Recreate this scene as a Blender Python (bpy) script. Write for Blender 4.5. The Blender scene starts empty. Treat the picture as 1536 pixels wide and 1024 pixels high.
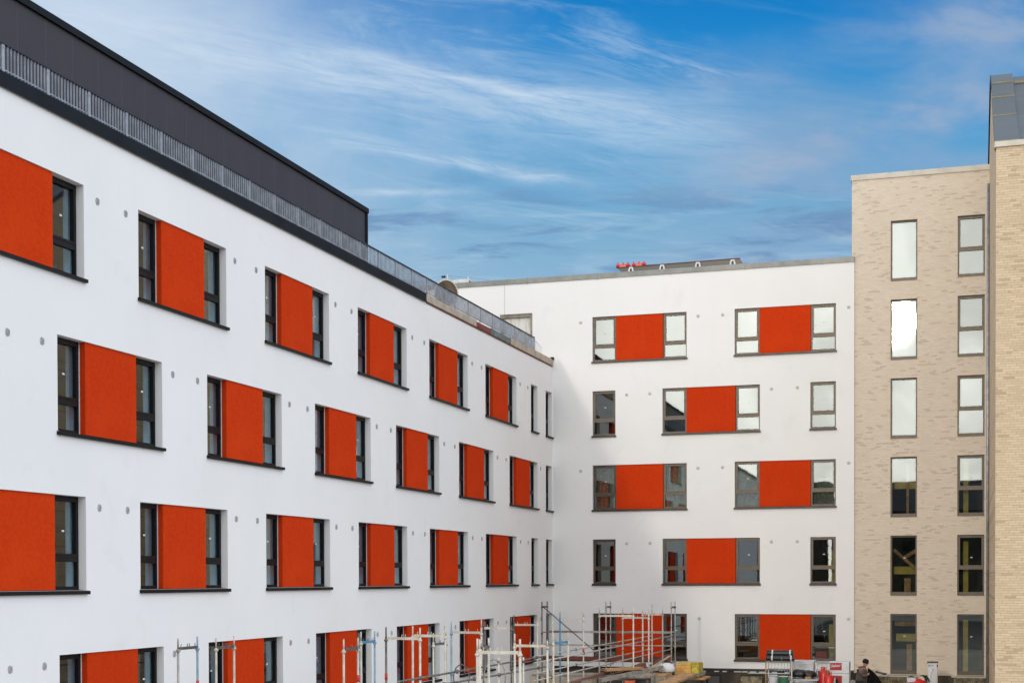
import bpy, bmesh, math, random
from mathutils import Vector, Matrix, noise as mnoise
random.seed(7)
R = math.radians
sc = bpy.context.scene
col = sc.collection

# ------------------------------------------------------------------ camera model
F, YAW, PIT, ROL, CY = 2183.87, -0.303652863, -0.0149251477, -0.00273824139, 900.733
CAM = Vector((16.2678968, -57.5028069, 4.0))
fw = Vector((math.sin(YAW)*math.cos(PIT), math.cos(YAW)*math.cos(PIT), math.sin(PIT)))
r0 = Vector((math.cos(YAW), -math.sin(YAW), 0)); u0 = r0.cross(fw)
rr = r0*math.cos(ROL)+u0*math.sin(ROL); uu = -r0*math.sin(ROL)+u0*math.cos(ROL)
cd = bpy.data.cameras.new('camera'); cam = bpy.data.objects.new('camera', cd); col.objects.link(cam)
mw = Matrix((rr, uu, -fw)).transposed().to_4x4(); mw.translation = CAM
cam.matrix_world = mw
cd.sensor_width = 36; cd.lens = F/1536*36; cd.shift_y = (CY-512)/1536
cd.clip_start = .1; cd.clip_end = 3000
sc.camera = cam
sc.render.resolution_x, sc.render.resolution_y = 1536, 1024

def P(px, py, depth):           # a point of the site at a known distance from the camera
    return CAM + (fw + rr*((px-768)/F) + uu*((CY-py)/F))*depth
def PY(px, py, y):              # the same on a plane parallel to the rear facade
    d = fw + rr*((px-768)/F) + uu*((CY-py)/F)
    return CAM + d*((y-CAM.y)/d.y)

# ------------------------------------------------------------------ node helpers
class NT:
    def __init__(s, nt): s.nt = nt; nt.nodes.clear()
    def n(s, t, **k):
        o = s.nt.nodes.new(t)
        for a, b in k.items(): setattr(o, a, b)
        return o
    def link(s, a, b): s.nt.links.new(a, b)
    def val(s, sock, v):
        if isinstance(v, bpy.types.NodeSocket): s.link(v, sock)
        elif v is not None: sock.default_value = v
    def m(s, op, a, b=None, c=None, clamp=False):
        o = s.n('ShaderNodeMath', operation=op, use_clamp=clamp)
        s.val(o.inputs[0], a); s.val(o.inputs[1], b); s.val(o.inputs[2], c)
        return o.outputs[0]
    def vm(s, op, a, b=None):
        o = s.n('ShaderNodeVectorMath', operation=op)
        s.val(o.inputs[0], a); s.val(o.inputs[1], b)
        return o
    def comb(s, x, y, z=0.0):
        o = s.n('ShaderNodeCombineXYZ'); s.val(o.inputs[0], x); s.val(o.inputs[1], y); s.val(o.inputs[2], z)
        return o.outputs[0]
    def sep(s, v):
        o = s.n('ShaderNodeSeparateXYZ'); s.link(v, o.inputs[0]); return o.outputs
    def noise(s, v, scale, detail=4, rough=.55, dist=0.0):
        o = s.n('ShaderNodeTexNoise'); s.val(o.inputs['Vector'], v)
        o.inputs['Scale'].default_value = scale; o.inputs['Detail'].default_value = detail
        o.inputs['Roughness'].default_value = rough; o.inputs['Distortion'].default_value = dist
        return o.outputs['Fac']
    def mix(s, f, a, b, mode='MIX'):
        o = s.n('ShaderNodeMix', data_type='RGBA', blend_type=mode)
        s.val(o.inputs[0], f)
        s.val(o.inputs[6], a if not isinstance(a, tuple) else (*a, 1)); s.val(o.inputs[7], b if not isinstance(b, tuple) else (*b, 1))
        return o.outputs[2]
    def sm(s, v, a, b, lo=0.0, hi=1.0):
        o = s.n('ShaderNodeMapRange', interpolation_type='SMOOTHSTEP')
        s.val(o.inputs[0], v); o.inputs[1].default_value = a; o.inputs[2].default_value = b
        o.inputs[3].default_value = lo; o.inputs[4].default_value = hi
        return o.outputs[0]
    def ramp(s, f, stops):
        o = s.n('ShaderNodeValToRGB'); e = o.color_ramp.elements
        while len(e) < len(stops): e.new(.5)
        for k, (p, c) in enumerate(stops):
            e[k].position = p; e[k].color = (*c, 1) if isinstance(c, tuple) else (c, c, c, 1)
        s.link(f, o.inputs[0]); return o.outputs[0]

def material(name, base=(.5, .5, .5), rough=.7, metal=0.0, spec=.5, fn=None):
    m = bpy.data.materials.new(name); m.use_nodes = True
    t = NT(m.node_tree)
    out = t.n('ShaderNodeOutputMaterial'); p = t.n('ShaderNodeBsdfPrincipled')
    t.link(p.outputs[0], out.inputs[0])
    p.inputs['Base Color'].default_value = (*base, 1); p.inputs['Roughness'].default_value = rough
    p.inputs['Metallic'].default_value = metal; p.inputs['Specular IOR Level'].default_value = spec
    tc = t.n('ShaderNodeTexCoord').outputs['Object']
    if fn: fn(t, p, tc, out)
    return m
def bump(t, p, h, strength=.3, dist=.01):
    b = t.n('ShaderNodeBump'); b.inputs['Strength'].default_value = strength; b.inputs['Distance'].default_value = dist
    t.link(h, b.inputs['Height']); t.link(b.outputs[0], p.inputs['Normal'])
def varied(base, amt=.12, scale=3.0, bscale=60, bstr=.2, bdist=.01, second=None):
    def fn(t, p, tc, out):
        n = t.noise(tc, scale, 6, .6)
        b2 = second or tuple(min(1, c*(1-amt*2)) for c in base)
        t.link(t.mix(t.sm(n, .35, .7), base, b2), p.inputs['Base Color'])
        bump(t, p, t.noise(tc, bscale, 3), bstr, bdist)
    return fn
def vmat(name, base, rough=.7, metal=0.0, spec=.5, **k):
    return material(name, base, rough, metal, spec, varied(base, **k))

def render_fn(t, p, tc, out):
    big = t.noise(tc, .35, 5, .6); sx = t.sep(tc)
    streak = t.noise(t.comb(t.m('MULTIPLY', sx[0], 2.5), t.m('MULTIPLY', sx[1], 2.5), t.m('MULTIPLY', sx[2], .22)), 1.0, 5, .6)
    c = t.mix(t.sm(big, .3, .75), (.87, .872, .875), (.835, .838, .84))
    c = t.mix(t.m('MULTIPLY', t.sm(streak, .55, .8), .20), c, (.74, .735, .73))
    patch = t.noise(tc, .9, 3, .5, 1.5)
    c = t.mix(t.m('MULTIPLY', t.sm(patch, .6, .72), .16), c, (.72, .71, .70))
    t.link(c, p.inputs['Base Color'])
    bump(t, p, t.noise(tc, 140, 3, .7), .12, .004)
M_render = material('white_render', rough=.88, spec=.2, fn=render_fn)
def red_fn(t, p, tc, out):
    n = t.noise(tc, 17, 5, .8); b = t.noise(tc, 1.1, 4, .55)
    c = t.mix(t.sm(n, .3, .7), (.66, .054, .009), (.54, .039, .0065))
    c = t.mix(t.m('MULTIPLY', t.sm(b, .4, .75), .3), c, (.72, .072, .012))
    oi = t.n('ShaderNodeObjectInfo').outputs['Random']
    c = t.mix(t.m('MULTIPLY', oi, .30), c, (.46, .034, .007))
    sx = t.sep(tc); st = t.noise(t.comb(t.m('MULTIPLY', sx[0], 7), t.m('MULTIPLY', sx[1], 7), t.m('ADD', t.m('MULTIPLY', sx[2], .5), t.m('MULTIPLY', oi, 30.0))), 1.0, 4, .6)
    c = t.mix(t.m('MULTIPLY', t.sm(st, .5, .8), .25), c, (.50, .075, .03))
    t.link(c, p.inputs['Base Color']); bump(t, p, n, .35, .006)
M_red = material('rust_red_render', rough=.9, spec=.02, fn=red_fn)
M_frame = vmat('bronze_frame', (.105, .085, .066), .42, .35, .5, amt=.12, scale=4, bstr=.05)
M_black = vmat('black_and_shaded_bronze', (.009, .0085, .010), .5, .0, .2, amt=.1)  # on the left wing, the bronze frame with its shade put into the colour
M_sill = vmat('sill_metal', (.055, .048, .044), .4, .5, .5, amt=.2, scale=6)
M_fascia = vmat('anthracite_fascia', (.009, .012, .018), .6, .0, .15, amt=.25, scale=1.3)
M_pale_fascia = vmat('bare_timber_fascia', (.50, .43, .34), .8, amt=.2, scale=2.5, second=(.36, .31, .25))
M_red_reflect = vmat('red_brown_reflection', (.22, .06, .04), .8, amt=.2)  # red brown reflection in the metal roof edge, painted as base colour
M_teal_reflect = vmat('grey_green_reflection', (.16, .22, .23), .7, amt=.2)  # grey green reflection in the same metal edge, also painted as colour
M_galv = vmat('galvanised_steel', (.42, .44, .47), .42, .7, .5, amt=.18, scale=5, second=(.28, .30, .34))
M_bluesteel = vmat('blue_grey_bars', (.40, .45, .53), .5, .25, .5, amt=.2, scale=3)
M_railtop = vmat('dark_handrail', (.03, .035, .045), .5, .3)
M_coping = vmat('zinc_coping', (.20, .21, .205), .45, .4, .5, amt=.15, scale=1.2)
M_stone = vmat('pale_stone_coping', (.66, .62, .54), .8, amt=.08, scale=2, bscale=20, bstr=.03)
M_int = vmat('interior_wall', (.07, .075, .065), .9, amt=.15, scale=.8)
M_slab = vmat('concrete_slab', (.12, .115, .10), .9, amt=.2)
M_plinth = vmat('dark_membrane', (.035, .03, .024), .7, amt=.35, scale=1.5, second=(.10, .075, .045), bscale=20, bstr=.5, bdist=.03)
M_wood = vmat('plank_wood', (.50, .29, .12), .8, amt=.3, scale=4, second=(.25, .15, .08))
M_redwood = vmat('red_brown_plank', (.20, .065, .04), .75, amt=.3, scale=5, second=(.10, .04, .03))
M_greywood = vmat('weathered_timber', (.34, .30, .25), .85, amt=.3, scale=4, second=(.18, .16, .13))
M_ply = vmat('pale_ply', (.55, .46, .33), .8, amt=.15, scale=2)
M_plastic_b = vmat('black_plastic', (.012, .012, .013), .35, amt=.1, bstr=.1)
M_white = vmat('white_plastic', (.70, .72, .74), .5, amt=.08, scale=3)
M_signred = vmat('sign_red', (.42, .012, .018), .5, amt=.08)
M_gas = vmat('gas_red', (.62, .02, .012), .3, amt=.1)
M_orange = vmat('orange_plastic', (.75, .12, .02), .5, amt=.1)
M_scaf = vmat('scaffold_tube', (.50, .48, .43), .5, .35, .5, amt=.2, scale=6, second=(.30, .28, .25))
M_scafw = vmat('scaffold_pale_tube', (.66, .63, .55), .6, .1, .4, amt=.15, scale=6, second=(.48, .44, .36))
M_scafd = vmat('scaffold_dark_tube', (.10, .10, .105), .55, .5, .4, amt=.3, scale=6, second=(.22, .19, .16))
M_blue = vmat('blue_paint', (.05, .19, .33), .5, amt=.2, scale=6, second=(.10, .28, .42))
M_bluep = vmat('pale_blue_paint', (.28, .44, .55), .5, amt=.2, scale=6)
M_tag = vmat('red_tape', (.65, .03, .03), .5)
M_yellowint = vmat('yellow_board', (.66, .50, .13), .8, amt=.15)
M_penthouse = None
def pent_fn(t, p, tc, out):
    s = t.sep(tc); fy = t.m('FRACT', s[1]); rib = t.m('FRACT', t.m('MULTIPLY', s[1], 9.0))
    seam = t.m('LESS_THAN', fy, .018)
    n = t.noise(tc, 1.2, 4)
    pan = t.n('ShaderNodeTexWhiteNoise', noise_dimensions='1D'); t.link(t.m('FLOOR', s[1]), pan.inputs['W'])
    c = t.mix(t.sm(n, .3, .7), (.036, .027, .033), (.031, .023, .029))
    c = t.mix(t.m('MULTIPLY', pan.outputs['Value'], .25), c, (.041, .033, .041))
    c = t.mix(seam, c, (.055, .05, .06))
    t.link(c, p.inputs['Base Color']); bump(t, p, t.m('PINGPONG', rib, .5), .25, .01)
M_penthouse = material('dark_ribbed_cladding', rough=.5, metal=.15, fn=pent_fn)
M_zinc = vmat('dark_zinc', (.058, .080, .098), .5, .1, .5, amt=.18, scale=1.6, second=(.075, .09, .10))
M_zincseam = vmat('seam_strip', (.20, .175, .11), .5, .3)

def brick_mat(name, base, base2, dark, mortar, cw=.29, ch=.0625):
    def fn(t, p, tc, out):
        s = t.sep(tc); g = t.n('ShaderNodeNewGeometry'); ns = t.sep(g.outputs['Normal'])
        side = t.m('GREATER_THAN', t.m('ABSOLUTE', ns[0]), .6)
        u = t.m('ADD', t.m('MULTIPLY', s[0], t.m('SUBTRACT', 1.0, side)), t.m('MULTIPLY', s[1], side))
        rowf = t.m('DIVIDE', s[2], ch); row = t.m('FLOOR', rowf)
        colf = t.m('ADD', t.m('DIVIDE', u, cw), t.m('MULTIPLY', row, .37)); cl = t.m('FLOOR', colf)
        w = t.n('ShaderNodeTexWhiteNoise', noise_dimensions='2D'); t.link(t.comb(cl, row), w.inputs['Vector'])
        v = w.outputs['Value']
        w2 = t.n('ShaderNodeTexWhiteNoise', noise_dimensions='2D'); t.link(t.comb(t.m('ADD', cl, 91.3), row), w2.inputs['Vector'])
        grp = t.noise(t.comb(t.m('MULTIPLY', u, .9), t.m('MULTIPLY', s[2], 2.6)), 1.0, 3, .6)
        c = t.mix(v, base, base2)
        c = t.mix(t.m('MULTIPLY', t.m('GREATER_THAN', t.m('ADD', w2.outputs['Value'], t.m('MULTIPLY', grp, .9)), 1.36), .60), c, dark)
        fu, fv = t.m('FRACT', colf), t.m('FRACT', rowf)
        mo = t.m('MAXIMUM', t.m('LESS_THAN', fu, .045), t.m('LESS_THAN', fv, .17))
        c = t.mix(t.m('MULTIPLY', mo, .75), c, mortar)
        b = t.noise(tc, .5, 4, .6)
        c = t.mix(t.m('MULTIPLY', t.sm(b, .4, .75), .22), c, tuple(x*.78 for x in base))
        t.link(c, p.inputs['Base Color'])
        bump(t, p, t.m('SUBTRACT', 1.0, mo), .3, .004)
    return material(name, rough=.9, spec=.15, fn=fn)
M_brick = brick_mat('buff_brick', (.75, .665, .555), (.69, .60, .485), (.50, .41, .31), (.60, .53, .435), .23, .0625)
M_brick2 = brick_mat('tower_brick', (.70, .565, .40), (.60, .475, .325), (.42, .305, .20), (.40, .315, .215), .30, .0725)
M_brickfar = brick_mat('far_brick', (.12, .10, .075), (.10, .08, .06), (.06, .05, .04), (.15, .13, .11))

def glass_mat(name, ior, tint, dirt=.0):
    m = bpy.data.materials.new(name); m.use_nodes = True; t = NT(m.node_tree)
    out = t.n('ShaderNodeOutputMaterial'); mixs = t.n('ShaderNodeMixShader')
    geo = t.n('ShaderNodeNewGeometry')
    ca = t.m('ABSOLUTE', t.vm('DOT_PRODUCT', geo.outputs['Normal'], geo.outputs['Incoming']).outputs['Value'])
    R0 = ((ior-1)/(ior+1))**2
    frs = t.m('MULTIPLY_ADD', t.m('POWER', t.m('SUBTRACT', 1.0, ca, clamp=True), 5.0), 1-R0, R0)   # same from both sides of the pane
    tr = t.n('ShaderNodeBsdfTransparent'); tr.inputs[0].default_value = (*tint, 1)
    gl = t.n('ShaderNodeBsdfAnisotropic' if False else 'ShaderNodeBsdfGlossy'); gl.inputs['Roughness'].default_value = 0.012
    gl.inputs[0].default_value = (.93, 1.0, .98, 1)
    tc = t.n('ShaderNodeTexCoord').outputs['Object']
    b = t.n('ShaderNodeBump'); b.inputs['Strength'].default_value = .07; b.inputs['Distance'].default_value = .004
    t.link(t.noise(tc, 1.3, 2), b.inputs['Height']); t.link(b.outputs[0], gl.inputs['Normal'])
    t.link(frs, mixs.inputs[0]); t.link(tr.outputs[0], mixs.inputs[1]); t.link(gl.outputs[0], mixs.inputs[2])
    # thin film of site dust
    df = t.n('ShaderNodeBsdfDiffuse'); df.inputs[0].default_value = (.55, .58, .55, 1)
    m2 = t.n('ShaderNodeMixShader')
    t.link(t.m('MULTIPLY', t.sm(t.noise(tc, 2.2, 6, .65), .45, .8), dirt), m2.inputs[0])
    t.link(mixs.outputs[0], m2.inputs[1]); t.link(df.outputs[0], m2.inputs[2])
    t.link(m2.outputs[0], out.inputs[0])
    return m
M_glass = glass_mat('window_glass', 2.4, (.68, .72, .65), .02)
M_glass_l = glass_mat('shaded_window_glass', 2.5, (.78, .93, 1.0), .02)  # bluer copy of the window glass, cool daylight put into its tint

def film_fn(t, p, tc, out):
    n = t.noise(tc, 7, 6, .7, 2.0)
    t.link(t.mix(t.sm(n, .35, .65), (.42, .44, .38), (.14, .16, .13)), p.inputs['Base Color'])
    p.inputs['Alpha'].default_value = .75; bump(t, p, n, .9, .05)
M_film = material('plastic_film', rough=.3, fn=film_fn)
def yellow_fn(t, p, tc, out):
    s = t.sep(tc); ly = t.m('FRACT', t.m('MULTIPLY', s[2], 9.0))
    n = t.noise(tc, 5, 5, .7)
    c = t.mix(t.sm(n, .35, .7), (.66, .38, .09), (.55, .26, .07))
    c = t.mix(t.m('MULTIPLY', t.m('LESS_THAN', ly, .2), .5), c, (.35, .16, .04))
    t.link(c, p.inputs['Base Color']); bump(t, p, n, .6, .03)
M_pack = material('orange_pack', rough=.4, fn=yellow_fn)
M_packy = vmat('yellow_film', (.62, .50, .03), .35, amt=.25, scale=6, bscale=15, bstr=.6, bdist=.03)
def ground_fn(t, p, tc, out):
    n = t.noise(tc, .25, 8, .65); g = t.noise(tc, 14, 4, .7)
    c = t.mix(t.sm(n, .35, .65), (.40, .37, .325), (.29, .26, .22))
    c = t.mix(t.m('MULTIPLY', g, .4), c, (.38, .35, .30))
    t.link(c, p.inputs['Base Color']); bump(t, p, g, .6, .05)
M_ground = material('site_ground', rough=.95, fn=ground_fn)
M_skin = vmat('skin', (.50, .27, .19), .55, amt=.08)
M_jacket = vmat('taupe_jacket', (.19, .145, .13), .85, amt=.2, scale=6, bscale=14, bstr=.6, bdist=.02)
M_hood = vmat('rust_hood_lining', (.26, .09, .045), .85, amt=.1)
M_beanie = vmat('black_knit', (.013, .011, .014), .95, amt=.2, bscale=120, bstr=.6)
M_trouser = vmat('dark_trousers', (.04, .045, .06), .85, amt=.2)
M_leaf = vmat('leaves', (.05, .08, .03), .7, amt=.4, scale=1)
M_bark = vmat('bark', (.10, .07, .05), .9, amt=.3)
M_roof = vmat('roof_felt', (.10, .10, .105), .9, amt=.2)
M_vent = vmat('vent_grille', (.50, .50, .52), .6, .2, amt=.2, scale=30, second=(.33, .33, .34))
M_sack = vmat('pinkish_sack', (.45, .38, .34), .9, amt=.2, scale=5, bscale=12, bstr=.6, bdist=.04)
M_jamb_light = vmat('pale_blue_jamb_light', (.50, .74, .86), .6, amt=.12, scale=3)  # blue daylight on a white inner jamb, put into the colour
M_green = vmat('green_tub', (.03, .16, .08), .4, amt=.1)
M_rubble = vmat('rough_rubble', (.34, .29, .19), .95, amt=.4, scale=7, second=(.10, .08, .05), bscale=25, bstr=.9, bdist=.05)
M_rubbish = vmat('brown_black', (.03, .022, .02), .9, amt=.2)

# ------------------------------------------------------------------ mesh helpers
class MB:
    def __init__(s): s.bm = bmesh.new()
    def quad(s, *pts):
        return s.bm.faces.new([s.bm.verts.new(p) for p in pts])
    def box(s, x0, x1, y0, y1, z0, z1, bev=0.0):
        if x0 > x1: x0, x1 = x1, x0
        if y0 > y1: y0, y1 = y1, y0
        if z0 > z1: z0, z1 = z1, z0
        v = [s.bm.verts.new((x, y, z)) for z in (z0, z1) for x, y in ((x0, y0), (x1, y0), (x1, y1), (x0, y1))]
        fs = [s.bm.faces.new([v[i] for i in q]) for q in ((3, 2, 1, 0), (4, 5, 6, 7), (0, 1, 5, 4), (1, 2, 6, 5), (2, 3, 7, 6), (3, 0, 4, 7))]
        if bev:
            es = list({e for f in fs for e in f.edges})
            bmesh.ops.bevel(s.bm, geom=es, offset=bev, segments=2, affect='EDGES', profile=.5)
        return s
    def prism(s, pts, d):       # polygon pts extruded by vector d
        a = [s.bm.verts.new(p) for p in pts]; d = Vector(d)
        b = [s.bm.verts.new(Vector(p)+d) for p in pts]; n = len(pts)
        s.bm.faces.new(a[::-1]); s.bm.faces.new(b)
        for i in range(n): s.bm.faces.new((a[i], a[(i+1) % n], b[(i+1) % n], b[i]))
        return s
    def tube(s, p, q, r, n=8, r2=None):
        p, q = Vector(p), Vector(q); ax = (q-p).normalized()
        a = ax.orthogonal().normalized(); b = ax.cross(a); r2 = r if r2 is None else r2
        A = [s.bm.verts.new(p+(a*math.cos(2*math.pi*i/n)+b*math.sin(2*math.pi*i/n))*r) for i in range(n)]
        B = [s.bm.verts.new(q+(a*math.cos(2*math.pi*i/n)+b*math.sin(2*math.pi*i/n))*r2) for i in range(n)]
        s.bm.faces.new(A[::-1]); s.bm.faces.new(B)
        for i in range(n):
            f = s.bm.faces.new((A[i], A[(i+1) % n], B[(i+1) % n], B[i])); f.smooth = True
        return s
    def beam(s, p, q, w, h):    # rectangular bar between two points
        p, q = Vector(p), Vector(q); ax = (q-p).normalized()
        a = ax.cross(Vector((0, 0, 1)))
        a = a.normalized() if a.length > 1e-4 else Vector((1, 0, 0)); b = a.cross(ax).normalized()
        c = [p+a*x*w/2+b*y*h/2 for x, y in ((-1, -1), (1, -1), (1, 1), (-1, 1))]
        return s.prism(c, q-p)
    def lathe(s, prof, c=(0, 0, 0), n=20, axis='Z', sm=True):
        rings = []
        for r, z in prof:
            ring = []
            for i in range(n):
                a = 2*math.pi*i/n; x, y = r*math.cos(a), r*math.sin(a)
                v = (x, y, z) if axis == 'Z' else ((z, x, y) if axis == 'X' else (x, z, y))
                ring.append(s.bm.verts.new(Vector(c)+Vector(v)))
            rings.append(ring)
        for a, b in zip(rings, rings[1:]):
            for i in range(n):
                f = s.bm.faces.new((a[i], a[(i+1) % n], b[(i+1) % n], b[i])); f.smooth = sm
        s.bm.faces.new(rings[0][::-1]); s.bm.faces.new(rings[-1])
        return s
    def mesh(s, name):
        bmesh.ops.recalc_face_normals(s.bm, faces=s.bm.faces[:])
        me = bpy.data.meshes.new(name); s.bm.to_mesh(me); s.bm.free(); return me

def wloc(o):
    v = Vector((0, 0, 0))
    while o is not None: v += o.location; o = o.parent
    return v
def obj(name, mb, mat, parent=None, loc=None, rz=0.0, label=None):
    me = mb if isinstance(mb, bpy.types.Mesh) else mb.mesh(name)
    if mat and not me.materials: me.materials.append(mat)
    o = bpy.data.objects.new(name, me); col.objects.link(o)
    if parent is not None:
        o.parent = parent
        if loc is None:          # mesh written in world coordinates
            o.location = -wloc(parent)
        else: o.location = loc
    elif loc is not None: o.location = loc
    o.rotation_euler.z = rz
    if label: o['label'] = label
    return o
def tag(o, label, cat, group=None, kind=None):
    o['label'] = label; o['category'] = cat
    if group: o['group'] = group
    if kind: o['kind'] = kind
    return o
def thing(name, label, cat, loc=(0, 0, 0), rz=0.0, group=None):
    o = bpy.data.objects.new(name, None); col.objects.link(o)
    o.location = loc; o.rotation_euler.z = rz
    return tag(o, label, cat, group)
def structure(name, mb, mat):
    o = obj(name, mb, mat); o['kind'] = 'structure'; return o

def wall_mesh(u0, u1, z0, z1, holes, th):
    """facade in the plane y=0 facing -y, thickness th, holes = (a,b,c,d)"""
    b = MB(); us = sorted({u0, u1, *[h[0] for h in holes], *[h[1] for h in holes]})
    zs = sorted({z0, z1, *[h[2] for h in holes], *[h[3] for h in holes]})
    for yy in (0.0, th):
        for i in range(len(us)-1):
            for j in range(len(zs)-1):
                cu, cz = (us[i]+us[i+1])/2, (zs[j]+zs[j+1])/2
                if any(h[0] < cu < h[1] and h[2] < cz < h[3] for h in holes): continue
                b.quad((us[i], yy, zs[j]), (us[i+1], yy, zs[j]), (us[i+1], yy, zs[j+1]), (us[i], yy, zs[j+1]))
    for a, c, d, e in list(holes)+[(u0, u1, z0, z1)]:
        b.quad((a, 0, d), (a, th, d), (a, th, e), (a, 0, e)); b.quad((c, 0, d), (c, 0, e), (c, th, e), (c, th, d))
        b.quad((a, 0, d), (c, 0, d), (c, th, d), (a, th, d)); b.quad((a, 0, e), (a, th, e), (c, th, e), (c, 0, e))
    bmesh.ops.remove_doubles(b.bm, verts=b.bm.verts[:], dist=.0005)
    return b

# ------------------------------------------------------------------ windows
_wc = {}
def window_meshes(w, h, rec, kind):
    k = (round(w, 3), round(h, 3), rec, kind)
    if k in _wc: return _wc[k]
    f = MB(); t = .055; y0, y1 = rec, rec+.075; bot = .13 if kind != 'T' else .075; top = .06
    f.box(0, t, y0, y1, 0, h); f.box(w-t, w, y0, y1, 0, h)
    f.box(t, w-t, y0, y1, 0, bot); f.box(t, w-t, y0, y1, h-top, h)
    p = MB(); ya = rec+.045
    if kind in ('T', 'BT'):
        tz = .60 if kind == 'T' else 1.04
        f.box(t, w-t, y0, y1, tz-.055, tz+.055)
        s = .045
        f.box(t, t+s, y0-.012, y1-.002, tz+.055, h-top); f.box(w-t-s, w-t, y0-.012, y1-.002, tz+.055, h-top)
        f.box(t+s, w-t-s, y0-.012, y1-.002, tz+.055, tz+.055+s); f.box(t+s, w-t-s, y0-.012, y1-.002, h-top-s, h-top)
        p.quad((t, ya, bot), (w-t, ya, bot), (w-t, ya, tz-.05), (t, ya, tz-.05))
        p.quad((t+s-.01, ya, tz+.055+s-.01), (w-t-s+.01, ya, tz+.055+s-.01), (w-t-s+.01, ya, h-top-s+.01), (t+s-.01, ya, h-top-s+.01))
    else:
        p.quad((t, ya, bot), (w-t, ya, bot), (w-t, ya, h-top), (t, ya, h-top))
    st = MB(); sx = w*.52; sz = h*.62
    st.box(sx-.035, sx+.045, ya-.006, ya-.003, sz, sz+.035)
    _wc[k] = (f.mesh('window'), p.mesh('pane'), st.mesh('sticker'))
    return _wc[k]
rw = random.Random(3)
def add_window(bld, loc, w, h, rec, kind, mat, glass, rz=0.0, tilt=None, sticker=True, tiltx=0.0):
    f, p, st = window_meshes(w, h, rec, kind)
    o = obj('window', f, mat, bld, Vector(loc)-wloc(bld), rz)
    pm = p.copy(); pm.materials.clear(); pm.materials.append(glass)
    g = obj('pane', pm, glass, o, (0, 0, 0))
    if tilt is not None: g.rotation_euler.z = tilt
    if tiltx: g.rotation_euler.x = tiltx
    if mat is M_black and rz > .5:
        k = ('lit_jamb', round(w, 2), round(h, 2))
        if k not in _wc: _wc[k] = MB().box(w-.018, w-.002, rec+.08, .455, .003, h-.003).mesh('reveal_daylight')
        obj('reveal_daylight', _wc[k], M_jamb_light, o, (0, 0, 0))  # added strip, stands for the daylit far jamb
    if sticker:
        if not st.materials: st.materials.append(M_white)
        obj('sticker', st, M_white, o, (0, 0, 0))
    return o
def add_opening(bld, loc, w, h, rec, rz, mat, glass, rnd, tilt=0.0, ww=.95):
    """a render opening: either one window or window + panel + window, with a sill"""
    L = Vector(loc); ax = Vector((math.cos(rz), math.sin(rz), 0))
    if w < 1.5:
        add_window(bld, L, w, h, rec, 'T', mat, glass, rz, tilt, rnd > .25)
    else:
        add_window(bld, L, ww, h, rec, 'T', mat, glass, rz, tilt, rnd > .3)
        add_window(bld, L+ax*(w-ww), ww, h, rec, 'T', mat, glass, rz, tilt, rnd < .7)
        k = ('panel', round(w, 3), round(h, 3))
        if k not in _wc:
            pb = MB().box(ww+.012, w-ww-.012, .035, .235, .012, h-.004, .004); _wc[k] = pb.mesh('cladding_panel')
            # pale joint bead along the panel edge
            jb = MB(); jb.box(ww-.012, ww+.0115, .158, .1695, .01, h-.006); _wc[k+('j',)] = jb.mesh('joint_bead')
        pa = obj('cladding_panel', _wc[k], M_red, bld, L-wloc(bld), rz)
        obj('joint_bead', _wc[k+('j',)], M_white, pa, (0, 0, 0))
        k2 = ('infill', round(w, 3), rz > .1)
        if k2 not in _wc: _wc[k2] = MB().box(ww+.004, w-ww-.004, .238, .458 if rz > .1 else .418, .002, h-.002).mesh('infill_wall')
        obj('infill_wall', _wc[k2], M_render, bld, L-wloc(bld), rz)
    k = ('sill', round(w, 3), rec)
    if k not in _wc:
        s = MB(); s.prism([(-.035, -.07, -.012), (-.035, rec-.003, .016), (-.035, rec-.003, -.03), (-.035, -.0, -.03), (-.035, -.0, -.075), (-.035, -.07, -.078)], (w+.07, 0, 0))
        _wc[k] = s.mesh('window_sill')
    obj('window_sill', _wc[k], M_sill if mat is M_frame else M_black, bld, L-wloc(bld), rz)

# ------------------------------------------------------------------ ground
g = MB(); g.quad((-1500, -1500, -.8), (1500, -1500, -.8), (1500, 1500, -.8), (-1500, 1500, -.8))
structure('ground', g, M_ground)
g = MB(); g.quad((3.5, -112, -.796), (150, -112, -.796), (150, -44, -.796), (3.5, -44, -.796))  # unseen dark slab, added so the lowest windows mirror less brightness
structure('added_road', g, vmat('asphalt', (.055, .055, .058), .9, amt=.25, scale=.8, bscale=30, bstr=.4))

# ------------------------------------------------------------------ left wing
LW = thing('apartment_building', 'long white rendered wing on the left with rust red panels and a dark rooftop storey', 'building', (0, -37, -.8))
Y0 = -75.0
tops = [2.60, 5.61, 8.60, 11.60]
typeA = [33.10, 27.46, 21.82, 16.20, 10.55, 4.94, 38.75]
typeB = [30.28, 24.66, 19.02, 13.38, 7.76, 2.13, 35.92]
holesL = []; opsL = []
for k, zt in enumerate(tops):
    A = k in (1, 3)
    for s in (typeA if A else typeB):
        opsL.append((-(s+3.71), 3.71, zt-1.80, 1.80))
    opsL.append((-.97, .92, zt-1.80, 1.80))
    if A: opsL.append((-3.04, .92, zt-1.80, 1.80))
for y, w, z, h in opsL: holesL.append((y-Y0, y-Y0+w, z, z+h))
wm = wall_mesh(0, -Y0, -.8, 12.70, holesL, .46)
obj('wall', wm, M_render, LW, Vector((0, Y0, 0))-wloc(LW), R(90))
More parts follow.
